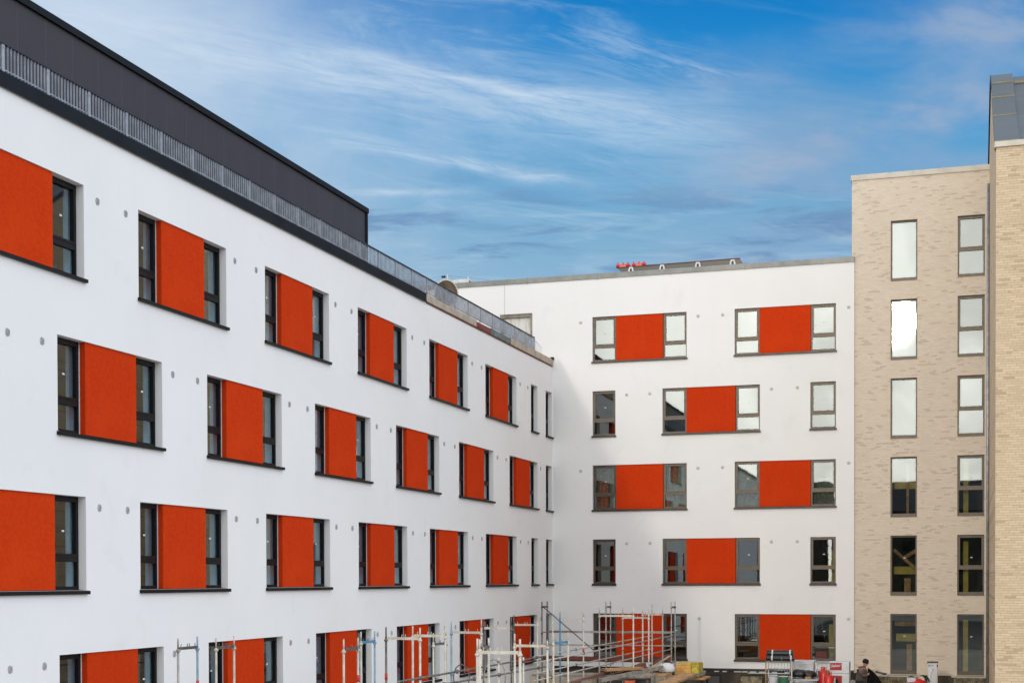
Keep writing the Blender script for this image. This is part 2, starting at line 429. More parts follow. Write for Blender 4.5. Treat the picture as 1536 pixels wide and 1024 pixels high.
# remaining shell
s = MB(); s.box(-12.4, -12, Y0, 0, -.8, 12.7); s.box(-12, -.461, Y0, Y0+.4, -.8, 12.7); s.box(-12, -.461, -.4, -.01, -.8, 12.7)
obj('rear_wall', s, M_render, LW)
s = MB()
for k in range(0, 5):
    z = 3*k
    s.box(-12, -.47, Y0+.41, -.41, z-.28, z) if k < 4 else s.box(-12, -.47, Y0+.41, -.41, 12.3, 12.68)
obj('floor_slab', s, M_slab, LW)
s = MB(); s.box(-5.6, -5.5, Y0+.4, -.41, 0, 12.3)
yy = -4.0
while yy > -42: s.box(-5.49, -.47, yy-.08, yy+.08, 0, 12.29); yy -= 5.65
obj('partition', s, M_int, LW)
for i, (y, w, z, h) in enumerate(opsL):
    add_opening(LW, (0, y, z), w, h, .17, R(90), M_black, M_glass_l, rw.random(), tilt=rw.uniform(-.006, .006), ww=.94)
# vents
vm_ = {}
def vent_mesh():
    b = MB(); b.lathe([(.001, -.012), (.054, -.012), (.065, -.006), (.068, 0.0)], axis='Y', n=16)
    for k in range(-3, 4): b.box(-.05, .05, -.018, -.012, k*.015-.003, k*.015+.003)
    return b.mesh('vent_cap')
VM = vent_mesh(); VM.materials.append(M_vent); VM2 = vent_mesh(); M_vent2 = vmat('pale_vent', (.66, .65, .63), .7, amt=.1); VM2.materials.append(M_vent2)
for z, ys in ((11.4, (-38.3, -37.3, -32.64, -31.64, -27.05, -25.99, -21.42, -20.35, -15.75, -14.72, -10.1, -9.1, -4.49, -3.48)),
              (8.4, (-35.47, -34.46, -29.85, -28.8, -24.23, -23.19, -18.58, -17.51, -12.93, -11.9, -7.31, -6.28, -1.72)),
              (5.42, (-38.3, -37.3, -32.64, -31.64, -27.05, -25.99, -21.42, -20.35, -15.75, -14.72, -10.1, -9.1, -4.49, -3.48)),
              (2.42, (-35.47, -34.46, -29.85, -24.23, -23.19, -18.58, -17.51, -12.93, -11.9, -7.31, -6.28, -1.72))):
    for y in ys:
        v = obj('vent_cap', VM, M_vent, LW, Vector((0, y, z))-wloc(LW), R(90))
        v.scale = (1.0, 1.0, 1.12)
# terrace edge
s = MB(); s.box(-.45, .045, Y0, -14.6, 12.70, 12.955); s.box(.045, .06, Y0, -14.6, 12.675, 12.72)
obj('fascia', s, M_fascia, LW)
obj('fascia', MB().box(-.45, .04, -14.6, -9.72, 12.72, 12.94), M_pale_fascia, LW, label='bare pale timber stretch of the roof edge')
obj('fascia', MB().box(-.45, .04, -5.75, .12, 12.72, 12.97), M_pale_fascia, LW, label='bare pale timber end of the roof edge')
obj('fascia', MB().box(-.45, .04, -9.72, -8.1, 12.72, 12.90), M_red_reflect, LW, label='short red brown stretch of the roof edge, its colour a painted reflection')
obj('fascia', MB().box(-.45, .04, -8.1, -5.75, 12.72, 12.93), M_teal_reflect, LW, label='grey green stretch of the roof edge, its colour a painted reflection')
obj('edge_strip', MB().box(.0, .022, -14.55, .10, 12.66, 12.72), M_redwood, LW)
obj('edge_clip', MB().box(-.05, .09, -.12, .06, 12.95, 13.06, .02), M_black, LW)
obj('terrace', MB().box(-12.4, -.45, Y0, -.01, 12.70, 12.76), M_roof, LW)
# rooftop storey
obj('penthouse', MB().box(-11.5, -3.0, Y0+1, -12.22, 12.76, 16.26), M_penthouse, LW)
s = MB(); s.box(-11.6, -2.93, Y0+.9, -12.15, 16.26, 16.42)
obj('penthouse_coping', s, M_fascia, LW)
obj('corner_trim', MB().box(-3.03, -2.955, -12.30, -12.18, 12.76, 16.26), M_fascia, LW)

# ------------------------------------------------------------------ railing
RL = thing('roof_railing', 'galvanised baluster railing with dark top rail along the terrace edge of the left wing', 'railing', (0, -20, 12.95))
posts = [-2.62-1.318*i for i in range(0, 41)]
pmesh = MB(); pmesh.box(-.012, .012, -.04, .04, -.02, .49); pmesh.box(-.06, .0, -.05, .05, -.018, -.008)
pmesh.lathe([(.012, 0), (.012, .01)], (.012, 0, .40), 8, 'X'); PM = pmesh.mesh('post'); PM.materials.append(M_galv)
for y in posts: obj('post', PM, M_galv, RL, Vector((.02, y, 12.97))-wloc(RL))
b = MB(); y = -.10
while y > -1.30: b.box(-.012, .012, y-.006, y+.006, -.01, .467); y -= .098
b.box(-.008, .008, -1.27, -.05, .02, .04)
BM_ = b.mesh('baluster_panel'); BM_.materials.append(M_bluesteel)
for y in posts[:-1]: obj('baluster_panel', BM_, M_bluesteel, RL, Vector((.02, y, 12.97))-wloc(RL))
obj('top_rail', MB().box(-.005, .045, posts[-1], posts[0], 13.44, 13.472), M_railtop, RL)
b = MB()
for k in range(7): b.box(.015, .023, -2.5+k*.14, -2.49+k*.14, 12.97, 13.36-k*.03)
b.beam((.019, -2.55, 13.38), (.019, -1.55, 13.2), .008, .01)
obj('mesh_end', b, M_galv, RL)

# ------------------------------------------------------------------ rear wing
BW = thing('apartment_building', 'sunlit white rendered block across the rear with orange red panels between its windows', 'building', (4, 6, -.8))
opsB = []
for k in range(5):
    zt = 2.605+3*k
    if k % 2 == 0: opsB += [(1.70, 3.86, zt-1.8, 1.8, k), (7.47, 3.91, zt-1.8, 1.8, k)]
    else: opsB += [(1.70, .95, zt-1.8, 1.8, k), (4.58, 3.88, zt-1.8, 1.8, k), (10.41, .97, zt-1.8, 1.8, k)]
bo = (-2.24, 1.40, 13.10, 1.82)
hB = [(x+14, x+14+w, z, z+h) for x, w, z, h, k in opsB]+[(bo[0]+14, bo[0]+bo[1]+14, bo[2], bo[2]+bo[3])]
obj('wall', wall_mesh(0, 26.07, .45, 16.14, hB, .42), M_render, BW, Vector((-14, 0, 0))-wloc(BW))
s = MB(); s.box(-14, -13.6, .421, 14, .45, 16.14); s.box(-14, 12.07, 13.6, 14, .45, 16.14)
obj('rear_wall', s, M_render, BW)
s = MB()
for k in range(0, 6): s.box(-13.59, 12.05, .43, 13.59, 3*k-.28, 3*k)
s.box(-13.59, 12.05, .43, 13.59, 15.9, 16.12)
obj('floor_slab', s, M_slab, BW)
s = MB(); s.box(-13.5, 12.0, 5.5, 5.6, 0, 15.7)
for x in (.4, 3.6, 6.5, 9.4, 12.0): s.box(x-.06, x+.06, .44, 5.49, 0, 15.69)
obj('partition', s, M_int, BW)
s = MB(); s.box(-14, 12.07, -.035, .45, 16.14, 16.35)
x = -13.0
while x < 12: s.box(x, x+.05, -.045, -.035, 16.12, 16.362); x += 2.98
obj('coping', s, M_coping, BW)
s = MB(); s.box(-14, 12.05, -.012, .4, .37, .45); obj('base_strip', s, M_plastic_b, BW)
s = MB(); s.box(-14, 12.06, .06, .4, -.8, .37)
obj('plinth', s, M_plinth, BW)
s = MB(); x = 6.2
while x < 9.6: s.box(x, x+rw.uniform(.1, .3), -.03, .04, .31, .345); x += rw.uniform(.3, .5)
s.box(8.0, 9.7, -.03, .04, .27, .30)
obj('sealant_strip', s, M_white, BW)
obj('service_joint', MB().box(-2.04, -2.03, -.004, 0.0, 14.92, 16.12), M_coping, BW)
for i, (x, w, z, h, k) in enumerate(opsB):
    add_opening(BW, (x, 0, z), w, h, .11, 0.0, M_frame, M_glass, rw.random(), tilt=rw.uniform(.008, .014), ww=.955)
for x, z in ((1.21, 14.41), (6.02, 14.41), (7, 14.4), (11.86, 14.42), (3.12, 11.41), (4.07, 11.42), (8.91, 11.41), (9.91, 11.42), (1.2, 8.39), (6.01, 8.39),
             (6.99, 8.4), (11.86, 8.44), (3.11, 5.43), (4.07, 5.43), (8.9, 5.44), (9.91, 5.44), (11.86, 2.43), (6.05, 2.42)):
    obj('vent_cap', VM2, M_vent2, BW, Vector((x, 0, z))-wloc(BW))
# unfinished opening beside the terrace
def sheet(x0, x1, z0, z1, y, nx=24, nz=24, amp=.03, seed=0, fx=9):
    b = MB(); g_ = []
    for j in range(nz+1):
        row = []
        for i in range(nx+1):
            u, v = i/nx, j/nz
            d = amp*(math.sin(fx*u*3+2*math.sin(4*v+seed)+seed)+.7*mnoise.noise(Vector((u*6+seed, v*3, seed))))
            row.append(b.bm.verts.new((x0+(x1-x0)*u, y+d, z0+(z1-z0)*v)))
        g_.append(row)
    for j in range(nz):
        for i in range(nx):
            f = b.bm.faces.new((g_[j][i], g_[j][i+1], g_[j+1][i+1], g_[j+1][i])); f.smooth = True
    return b
s = MB(); x0, w_, z0, h_ = bo
s.box(x0, x0+.09, .05, .14, z0, z0+h_); s.box(x0+w_-.1, x0+w_, .05, .14, z0, z0+h_); s.box(x0+.09, x0+w_-.1, .05, .14, z0+h_-.14, z0+h_)
obj('rough_frame', s, M_greywood, BW)
def wsheet_fn(t, p, tc, out):
    s_ = t.sep(tc); n = t.noise(t.comb(t.m('MULTIPLY', s_[0], 9), t.m('MULTIPLY', s_[2], 1.2)), 1.0, 5, .7)
    t.link(t.mix(t.sm(n, .45, .7), (.70, .70, .67), (.42, .38, .31)), p.inputs['Base Color'])
M_wsheet = material('streaked_sheet', rough=.5, fn=wsheet_fn)
obj('cover_sheet', sheet(x0+.07, x0+w_-.08, z0, z0+h_-.12, .16, 20, 16, .012, 2), M_wsheet, BW)

# plastic sheets and things seen inside the lower rooms
for nm, x0, x1, z, ysd, sd in (('plastic film hanging inside the left sunlit window of the third storey', 1.75, 2.6, 6.85, .38, 1),
                    ('crumpled plastic film behind the window right of the first third storey panel', 4.66, 5.52, 6.85, .36, 5),
                    ('draped plastic film behind the window left of the second third storey panel', 7.52, 8.38, 6.85, .34, 8),
                    ('low bunched plastic film in the last third storey window beside the brick', 10.5, 11.34, 6.85, .34, 11)):
    tag(obj('plastic_sheet', sheet(x0, x1, z, z+(1.7 if sd < 11 else 1.05), ysd, 22, 22, .05, sd), M_film), nm, 'plastic sheet', 'plastic sheets inside windows')
tag(obj('yellow_board', MB().box(11.05, 11.30, .75, .85, 0.85, 2.2, .01), M_yellowint), 'yellow board standing inside the last ground floor window of the white block', 'board')
tag(obj('yellow_board', MB().box(11.05, 11.30, .75, .85, 3.7, 5.1, .01), M_yellowint), 'yellow board standing inside the single second storey window nearest the brick', 'board')
tag(obj('red_tub', MB().box(10.55, 11.0, .6, .85, .87, 1.15, .03), M_signred), 'faded red tub on the sill inside the last ground floor window', 'tub')
tag(obj('white_bucket', MB().lathe([(.09, 0), (.11, .22), (.115, .23)], (11.2, .62, .87), 16), M_white), 'small white bucket inside the last ground floor window beside the red tub', 'bucket')

# ------------------------------------------------------------------ brick block
BK = thing('brick_building', 'buff brick block with two columns of tall windows beside the white wall', 'building', (14.5, 6, -.8))
yb = .12
cols_ = [(13.42, .98), (15.87, .975)]
hK = []; opsK = []
for ci, (x, w) in enumerate(cols_):
    for k in range(6): opsK.append((x, w, .34+3*k, 2.29, ci, k))
hK = [(x-11.97, x-11.97+w, z, z+h) for x, w, z, h, a, c in opsK]
obj('wall', wall_mesh(0, 5.25, .30, 19.27, hK, .40), M_brick, BK, Vector((11.97, yb, 0))-wloc(BK))
s = MB(); s.box(11.97, 12.3, .521, 12, .3, 19.27); s.box(11.97, 24, 11.6, 12, .3, 19.27); s.box(17.22, 24, .13, .52, .3, 19.27)
obj('side_wall', s, M_brick, BK)
s = MB()
for k in range(0, 7): s.box(12.31, 23.9, .53, 11.59, 3*k-.26, 3*k)
s.box(12.31, 23.9, .53, 11.59, 18.9, 19.2)
obj('floor_slab', s, M_slab, BK)
s = MB(); s.box(12.4, 23, 4.4, 4.5, 0, 18.7); s.box(15.05, 15.2, .53, 4.39, 0, 18.69)
obj('partition', s, M_int, BK)
obj('coping', MB().box(11.93, 17.25, yb-.045, 1.0, 19.27, 19.47), M_stone, BK)
obj('roof', MB().box(12.0, 24, 1.0, 12, 19.27, 19.35), M_roof, BK)
obj('plinth', MB().box(12.1, 17.0, yb+.03, .5, -.8, .30), M_plinth, BK)
for x, w, z, h, ci, k in opsK:
    kind = 'BT' if (ci == 1 and k > 0) else 'BP'
    tl = rw.uniform(-.004, .004)
    if ci == 0 and k == 4: tl = -.0245
    add_window(BK, (x, yb, z), w, h, .13, kind, M_frame, M_glass, 0.0, tl, sticker=(k < 3), tiltx=-.009 if (ci == 0 and k == 4) else 0.0)
    s = MB().box(x+.002, x+w-.002, yb-.03, yb+.128, z-.004, z+.035)
    obj('window_sill', s, M_frame, BK)
# fit-out seen in the stair windows
def inside(nm, mb, mat, lab, cat): tag(obj(nm, mb, mat), lab, cat)
inside('timber_beam', MB().box(13.5, 14.45, .95, 1.10, 4.15, 4.45, .01), M_yellowint, 'pale yellow board across the second storey stair window', 'board')
inside('timber_beam', MB().box(13.9, 14.15, .75, .95, 3.0, 4.0, .01), M_wood, 'upright orange timber standing in the second storey stair window', 'timber')
b = MB().beam((13.52, .7, 5.1), (14.35, .72, 4.35), .05, .12); inside('timber_plank', b, M_wood, 'plank leaning down to the right inside the second storey stair window', 'plank')
b = MB().beam((13.85, .76, 4.75), (14.4, .78, 5.1), .05, .14); inside('timber_plank', b, M_wood, 'plank tilted up to the right inside the second storey stair window', 'plank')
inside('timber_beam', MB().box(13.5, 14.45, .9, 1.05, 7.45, 7.72, .01), M_yellowint, 'pale board across the third storey stair window', 'board')
inside('timber_beam', MB().box(13.98, 14.08, .8, .9, 6.0, 8.4, .01), M_wood, 'thin timber post inside the third storey stair window', 'timber')
inside('timber_beam', MB().box(13.55, 14.5, .8, .95, 2.15, 2.33, .01), M_wood, 'orange timber across the top of the ground floor stair window', 'timber')
inside('timber_beam', MB().box(13.6, 14.5, .9, 1.05, 1.55, 1.85, .01), M_yellowint, 'yellow board across the middle of the ground floor stair window', 'board')
inside('timber_beam', MB().box(14.0, 14.2, .75, .9, 0.0, 1.45, .01), M_wood, 'orange upright post in the lower part of the ground floor stair window', 'timber')
for z0, z1, w_ in ((6.0, 8.5, 'third'), (3.0, 5.4, 'second'), (0, 2.4, 'ground floor')):
    inside('yellow_column', MB().box(16.08, 16.27, .75, .9, z0, z1, .01), M_yellowint, 'yellow upright board in the %s window of the right brick column' % (w_ if 'ground' in w_ else w_+' storey'), 'board')

# rough wells below the brick windows
for x0, x1, lab in ((13.0, 14.55, 'rough rubble faced light well under the left brick window'), (15.75, 16.95, 'rough rubble faced light well under the right brick window')):
    t_ = thing('light_well', lab, 'light well', ((x0+x1)/2, -.15, -.8), group='light wells at the brick base')
    b = MB()
    n = 14
    for i in range(n):
        for j in range(9):
            a = x0+(x1-x0)*i/n; w_ = (x1-x0)/n
            b.box(a+.004, a+w_-.004, -.30-rw.uniform(0, .05), .1, -.8+j*.118, -.8+j*.118+.11, .008)
    obj('facing', b, M_rubble, t_)
    b = MB(); b.box(x0-.08, x1+.08, -.36, .1, .262, .285); b.box(x0-.08, x0+.1, -.40, -.1, .286, .32, .01); b.box(x1-.1, x1+.08, -.40, -.1, .286, .32, .01)
    obj('lip', b, M_stone, t_)

# ------------------------------------------------------------------ right tower
TW = thing('brick_tower', 'tall brick wing projecting on the far right with a steep dark zinc roof', 'building', (21, -6.5, -.8))
X0 = 17.01; YF = -13.1
prof = [(YF, 16.40), (-8.77, 18.44), (-5.6, 20.45), (-4.3, 21.08), (-2.6, 21.33), (1.3, 19.9), (3.0, 18.9)]
hT = []
for k in range(5):
    for y, w in ((-9.2, .8), (-5.3, .8)): hT.append((y, w, 1.0+3*k, 1.5))
wl = wall_mesh(0, 13.1, -.8, 16.40, [(-(y+w), -y, z, z+h) for y, w, z, h in hT], .35)
obj('side_wall', wl, M_brick2, TW, Vector((X0, 0, 0))-wloc(TW), R(-90))
b = MB()
for (ya_, za_), (yb_, zb_) in zip(prof, prof[1:]): b.prism([(X0, ya_, 16.401), (X0, yb_, 16.401), (X0, yb_, zb_), (X0, ya_+.0005, max(za_, 16.402))], (.35, 0, 0))
obj('gable_wall', b, M_brick2, TW)
obj('front_wall', MB().box(X0+.003, 26, YF-.006, YF+.35, -.8, 16.38), M_brick2, TW)
obj('east_wall', MB().box(25.6, 26, YF+.36, .1, -.8, 16.38), M_brick2, TW)
obj('coping', MB().box(X0-.04, 26.05, YF-.07, YF+.3, 16.385, 16.54), M_stone, TW)
# verge and roof
pr2 = [(YF+.12, 16.50), (-8.77, 18.66), (-5.6, 20.68), (-4.3, 21.33), (-2.6, 21.55), (1.3, 20.1), (3.0, 19.1)]
lo = [(y, z-.20) for y, z in pr2]
b = MB()
for (a, c) in zip(range(len(pr2)-1), range(1, len(pr2))):
    b.prism([(X0-.03, pr2[a][0], pr2[a][1]), (X0-.03, pr2[c][0], pr2[c][1]), (X0-.03, lo[c][0], lo[c][1]), (X0-.03, lo[a][0], lo[a][1])], (.70, 0, 0))
bmesh.ops.remove_doubles(b.bm, verts=b.bm.verts[:], dist=.001)
vg = obj('verge', b, M_zinc, TW)
for y, z in ((-12.6, 16.71), (-9.1, 18.50), (-7.2, 19.67), (-5.75, 20.60)):
    obj('seam', MB().box(X0-.035, X0+.675, y-.03, y+.03, z-.05, z+.012), M_zincseam, vg)
obj('verge_edge', (lambda q: [q.prism([(X0-.05, pr2[i][0], pr2[i][1]+.02), (X0-.05, pr2[i+1][0], pr2[i+1][1]+.02), (X0-.05, lo[i+1][0], lo[i+1][1]-.05), (X0-.05, lo[i][0], lo[i][1]-.05)], (.019, 0, 0)) for i in range(2, len(pr2)-1)] and q)(MB()), M_black, vg)
b = MB()
for a in range(len(pr2)-1):
    p_, q_ = pr2[a], pr2[a+1]
    b.prism([(X0+.68, p_[0], p_[1]-.12), (X0+.68, q_[0], q_[1]-.12), (X0+.68, q_[0], q_[1]-.25), (X0+.68, p_[0], p_[1]-.25)], (8.3, 0, 0))
rf = obj('roof', b, M_zinc, TW)
b = MB(); b.box(X0+.7, 25.9, -5.62, -5.52, 20.56, 20.64)
obj('ridge_cap', b, M_zincseam, rf)
for y, w, z, h in hT:
    add_window(TW, (X0, y+w, z), w, h, .12, 'BP', M_black, M_glass_l, R(-90), 0.0, False)
dp = MB().tube((X0-.06, -.9, -.7), (X0-.06, -.9, 18.5), .05, 10); obj('downpipe', dp, M_galv, TW)
for k in range(6): pass

# ------------------------------------------------------------------ rooftop things
G = thing('roof_gutter_stack', 'long black roof section on four white A shaped feet above the rear parapet', 'roof section', (5.1, .62, 16.37))
b = MB(); b.prism([(2.62, .5, 16.62), (7.60, .5, 16.665), (7.72, .5, 16.47), (2.90, .5, 16.39)], (0, .5, 0))
obj('tray', b, M_plastic_b, G)
b = MB(); b.beam((2.66, .49, 16.635), (7.62, .49, 16.685), .05, .03); obj('edge', b, M_redwood, G)
obj('lid', MB().box(3.6, 4.25, .55, .9, 16.64, 16.69, .01), M_black, G)
for x in (3.21, 4.49, 5.94, 7.33):
    b = MB(); zc = 16.38; top_ = 16.61+.006*(x-3)
    b.prism([(x-.14, .40, zc), (x-.07, .40, zc), (x-.03, .40, top_-.06), (x+.03, .40, top_-.06), (x+.07, .40, zc), (x+.14, .40, zc), (x+.075, .40, top_), (x-.075, .40, top_)], (0, .06, 0))
    obj('foot', b, M_white, G)
for i, x in enumerate((2.84, 3.50)):
    b = MB(); b.tube((x-.28, .6, 16.71), (x+.28, .6, 16.725), .068, 12)
    for q in (-.22, 0, .2): b.tube((x+q, .6, 16.68), (x+q, .6, 16.86), .03, 8)
    b.box(x-.14, x+.14, .53, .57, 16.64, 16.76, .01)
    tag(obj('red_clamp', b, M_gas), 'red clamp on the black roof section, ' + ('nearer its left end' if i == 0 else 'right of the other one'), 'clamp', 'red clamps on the roof')
# satellite dish on the terrace
dc = PY(669.5, 440, -4.5); D = thing('satellite_dish', 'brown satellite dish with a pale rim behind the far end of the terrace railing', 'satellite dish', (dc.x, dc.y, 12.76))
b = MB(); n = 28; rings = []
ndir = Vector((.45, -1, .12)).normalized(); e1 = ndir.cross(Vector((0, 0, 1))).normalized(); e2 = e1.cross(ndir).normalized()
for k in range(7):
    f_ = k/6; rings.append([b.bm.verts.new(dc+ndir*(-.16*(1-f_*f_))+(e1*math.cos(6.2832*i/n)*.44+e2*math.sin(6.2832*i/n)*.52)*max(f_, .02)) for i in range(n)])
for p_, q_ in zip(rings, rings[1:]):
    for i in range(n): f_ = b.bm.faces.new((p_[i], p_[(i+1) % n], q_[(i+1) % n], q_[i])); f_.smooth = True
b.bm.faces.new(rings[0])
obj('bowl', b, vmat('brown_dish', (.17, .115, .075), .6, amt=.25, scale=3), D)
b = MB(); rim = [dc+(e1*math.cos(6.2832*i/n)*.45+e2*math.sin(6.2832*i/n)*.53) for i in range(n)]
for p_, q_ in zip(rim, rim[1:]+rim[:1]): b.tube(p_, q_, .024, 6)
obj('rim', b, M_stone, D)
b = MB().tube(dc-e2*.4, dc+ndir*.42, .014, 6); b.lathe([(.03, -.05), (.045, 0), (.03, .05)], dc+ndir*.42, 10); obj('feed_arm', b, M_white, D)
b = MB().tube((dc.x, dc.y+.2, 12.77), (dc.x, dc.y+.2, dc.z), .04, 10); obj('mast', b, M_galv, D)
A_ = thing('roof_antenna', 'thin white antenna mast with wire stays and a black drum on the rear roof', 'antenna', (-5.47, 2.6, 16.3))
obj('mast', MB().tube((-5.47, 2.6, 16.1), (-5.47, 2.6, 17.32), .02, 8), M_white, A_)
b = MB()
for k, (dx, z) in enumerate(((-1.6, 17.05), (-1.1, 16.85), (1.9, 16.95), (1.2, 16.6))): b.tube((-5.47, 2.6, 17.3-.02*k), (-5.47+dx, 2.6, z), .004, 5)
obj('stay', b, M_scafd, A_)
obj('drum', MB().lathe([(.02, -.1), (.05, -.06), (.05, .06), (.02, .1)], (-5.66, 2.6, 17.22), 10, 'X'), M_plastic_b, A_)
obj('arm', MB().tube((-5.6, 2.6, 17.24), (-5.47, 2.6, 17.27), .01, 6), M_white, A_)
K = thing('roof_box', 'low white rooftop housing with a dark sloping side on the rear roof', 'roof housing', (-5.0, 3.4, 16.3))
obj('housing', MB().box(-5.6, -4.67, 3.1, 4.0, 16.2, 17.17, .01), M_white, K)
obj('brace', MB().prism([(-4.665, 3.1, 17.1), (-4.665, 3.1, 16.85), (-4.3, 3.1, 16.9)], (0, .5, 0)), M_zinc, K)
W_ = thing('roof_parapet_post', 'short white post at the corner of the low rooftop housing', 'post', (-4.66, 3.0, 16.3)); obj('shaft', MB().box(-4.69, -4.64, 3.0, 3.06, 16.3, 17.24), M_white, W_)

# ------------------------------------------------------------------ scaffolding
ZG = -.8
def hpt(px, py, d): return P(px, py, d)
def frame(lab, p1, y1, p2, y2, ybar, d1, d2, m1=None, m2=None, mb=None, tape=(None, None), bars=2):
    A = hpt(p1, y1, d1); B = hpt(p2, y2, d2); zb = (hpt(p1, ybar, d1).z + hpt(p2, ybar, d2).z)/2
    t_ = thing('scaffold_trestle', lab, 'scaffold trestle', (A.x, A.y, ZG), group='scaffold frames on the site')
    m1 = m1 or M_scaf; m2 = m2 or M_scaf; mb = mb or M_scaf
    for q, m_, tp in ((A, m1, tape[0]), (B, m2, tape[1])):
        b = MB(); b.tube((q.x, q.y, ZG), (q.x, q.y, q.z-.20), .024, 10); b.tube((q.x, q.y, q.z-.20), (q.x, q.y, q.z), .017, 8)
        b.lathe([(.028, -.03), (.045, -.01), (.045, .01), (.028, .03)], (q.x, q.y, zb-.04), 10)
        b.lathe([(.028, -.03), (.045, -.01), (.045, .01), (.028, .03)], (q.x, q.y, zb-1.04), 10)
        po = obj('post', b, m_, t_)
        if tp: obj('tape', MB().tube((q.x, q.y, tp), (q.x, q.y, tp+.14), .031, 10), M_tag, po)
    a, c = Vector((A.x, A.y, zb)), Vector((B.x, B.y, zb)); d = (c-a).normalized()
    b = MB(); b.beam(a+d*.03, c-d*.03, .05, .055)
    n = 4
    for f_ in (.14, .46, .56, .86):
        q = a+(c-a)*f_; b.tube(q+Vector((0, 0, .02)), q+Vector((.01, 0, .085)), .008, 6)
    obj('transom', b, mb, t_)
    b = MB(); a2, c2 = a-Vector((0, 0, 2.0)), c-Vector((0, 0, 2.0)); b.beam(a2+d*.03, c2-d*.03, .05, .05); obj('transom', b, M_scaf, t_)
    return t_
D_, W2, BL = M_scafd, M_scafw, M_blue
frame('leftmost pair of scaffold poles with a dark cross bar before the white wall', 267, 957, 296, 954, 971, 27.8, 28.5, M_scaf, M_bluep, D_, (None, 1.9))
frame('second pair of scaffold poles from the left before the lower left red panel', 324, 956, 351, 953, 970, 28.9, 29.6, W2, W2, D_)
frame('pole pair with dark bar before the third ground floor panel on the left wing', 515.5, 958, 537, 956, 973, 29.3, 30.0, W2, W2, D_, (None, 1.9))
frame('pole pair with a blue bar at the right edge of the third ground floor panel', 541.5, 947, 562, 946, 962, 32.6, 33.3, W2, M_bluep, BL)
frame('broad pale trestle across the left half of the fourth ground floor panel', 579, 940, 630, 941, 957, 30.5, 30.3, M_scafd, W2, W2, (1.9, None))
frame('broad pale trestle reaching from the fourth panel to the bare wall', 619, 938, 668, 939, 953, 31.3, 31.1, W2, W2, W2)
frame('narrow pole pair with a dark bar just right of the fourth ground floor panel', 650, 949, 668.6, 947, 965, 33.6, 34.3, W2, M_scafd, D_)
frame('frame with a pale blue left pole between the fourth and fifth ground floor panels', 677, 932, 722, 928, 948, 36, 35.8, M_bluep, W2, W2)
frame('frame over the right window of the fifth ground floor pair', 725, 933, 767, 925, 941.5, 36.8, 36.6, M_scafd, M_scafd, W2)
frame('nearest wide frame with red taped poles before the fifth ground floor panel', 716, 957, 780, 958, 978, 24.6, 24.4, W2, W2, W2, (1.6, None))
frame('tall double pole beside the nearest wide frame', 719.5, 958, 733, 956, 971, 25.6, 26.2, W2, W2, D_, (None, 1.6))
frame('frame crossing the sixth ground floor panel near the wing end', 771, 922, 806, 921, 936.5, 43.5, 43.3, M_scafd, W2, W2)
frame('frame with its long bar running right past the sixth ground floor panel', 772, 950, 821, 960, 968, 31.5, 31.3, W2, W2, W2)
frame('frame with a blue left pole in front of the inner corner of the two wings', 840, 917, 875, 915, 929, 45.5, 45.3, BL, W2, W2, (None, 1.7))
frame('low frame with a blue bar in front of the inner corner', 830, 950, 852, 948, 963, 38, 38.6, W2, W2, BL)
frame('wide frame before the left window of the rear ground floor pair', 899, 911, 950, 912, 923, 46, 45.8, M_scaf, W2, W2)
frame('frame before the middle of the rear orange panel', 934, 911, 973, 910, 926, 48, 47.8, M_scaf, W2, M_scaf)
frame('frame before the right part of the rear orange panel', 964, 910, 994, 911, 921, 49.5, 49.3, W2, M_scaf, M_scaf)
t_ = thing('scaffold_pole', 'single thin scaffold pole rising highest before the rear orange panel', 'scaffold pole', (*P(978, 906, 47).xy, ZG))
q = P(978, 906, 47); obj('shaft', MB().tube((q.x, q.y, ZG), q, .02, 8), M_scaf, t_); obj('collar', MB().lathe([(.025, -.03), (.045, 0), (.025, .03)], (q.x, q.y, 2.0), 10), M_scaf, t_)
t_ = thing('scaffold_pole', 'single slim scaffold pole left of the rear ground floor windows', 'scaffold pole', (*P(884, 925, 44).xy, ZG))
q = P(829, 930, 44); t_.location = (q.x, q.y, ZG); obj('shaft', MB().tube((q.x, q.y, ZG), q, .02, 8), M_scafw, t_); obj('collar', MB().lathe([(.025, -.03), (.045, 0), (.025, .03)], (q.x, q.y, 2.0), 10), M_scaf, t_)

# main scaffold along the rear facade
S = thing('scaffold_tower', 'two bay scaffold with reddish deck boards standing along the rear ground floor windows', 'scaffold', (3.2, -3.6, ZG))
xs = [PY(813, 950, -4.0).x, PY(909, 950, -4.0).x, PY(1007, 950, -4.0).x]
ztp = PY(909, 902, -4.0).z
for i, x in enumerate(xs):
    for y in (-4.0, -3.27):
        b = MB(); b.tube((x, y, ZG), (x, y, ztp), .024, 10)
        for z in (ztp-.22, ztp-1.22, ztp-1.72, ztp-2.22): b.lathe([(.028, -.03), (.046, -.01), (.046, .01), (.028, .03)], (x, y, z), 10)
        obj('post', b, M_scafd if i == 0 else M_scaf, S)
    obj('transom', MB().beam((x, -3.97, ztp-.20), (x, -3.3, ztp-.20), .05, .06), M_redwood, S)
    obj('transom', MB().beam((x, -3.97, ztp-2.26), (x, -3.3, ztp-2.26), .05, .06), M_scaf, S)
zl1, zl2 = PY(909, 948, -4).z, PY(909, 967, -4).z
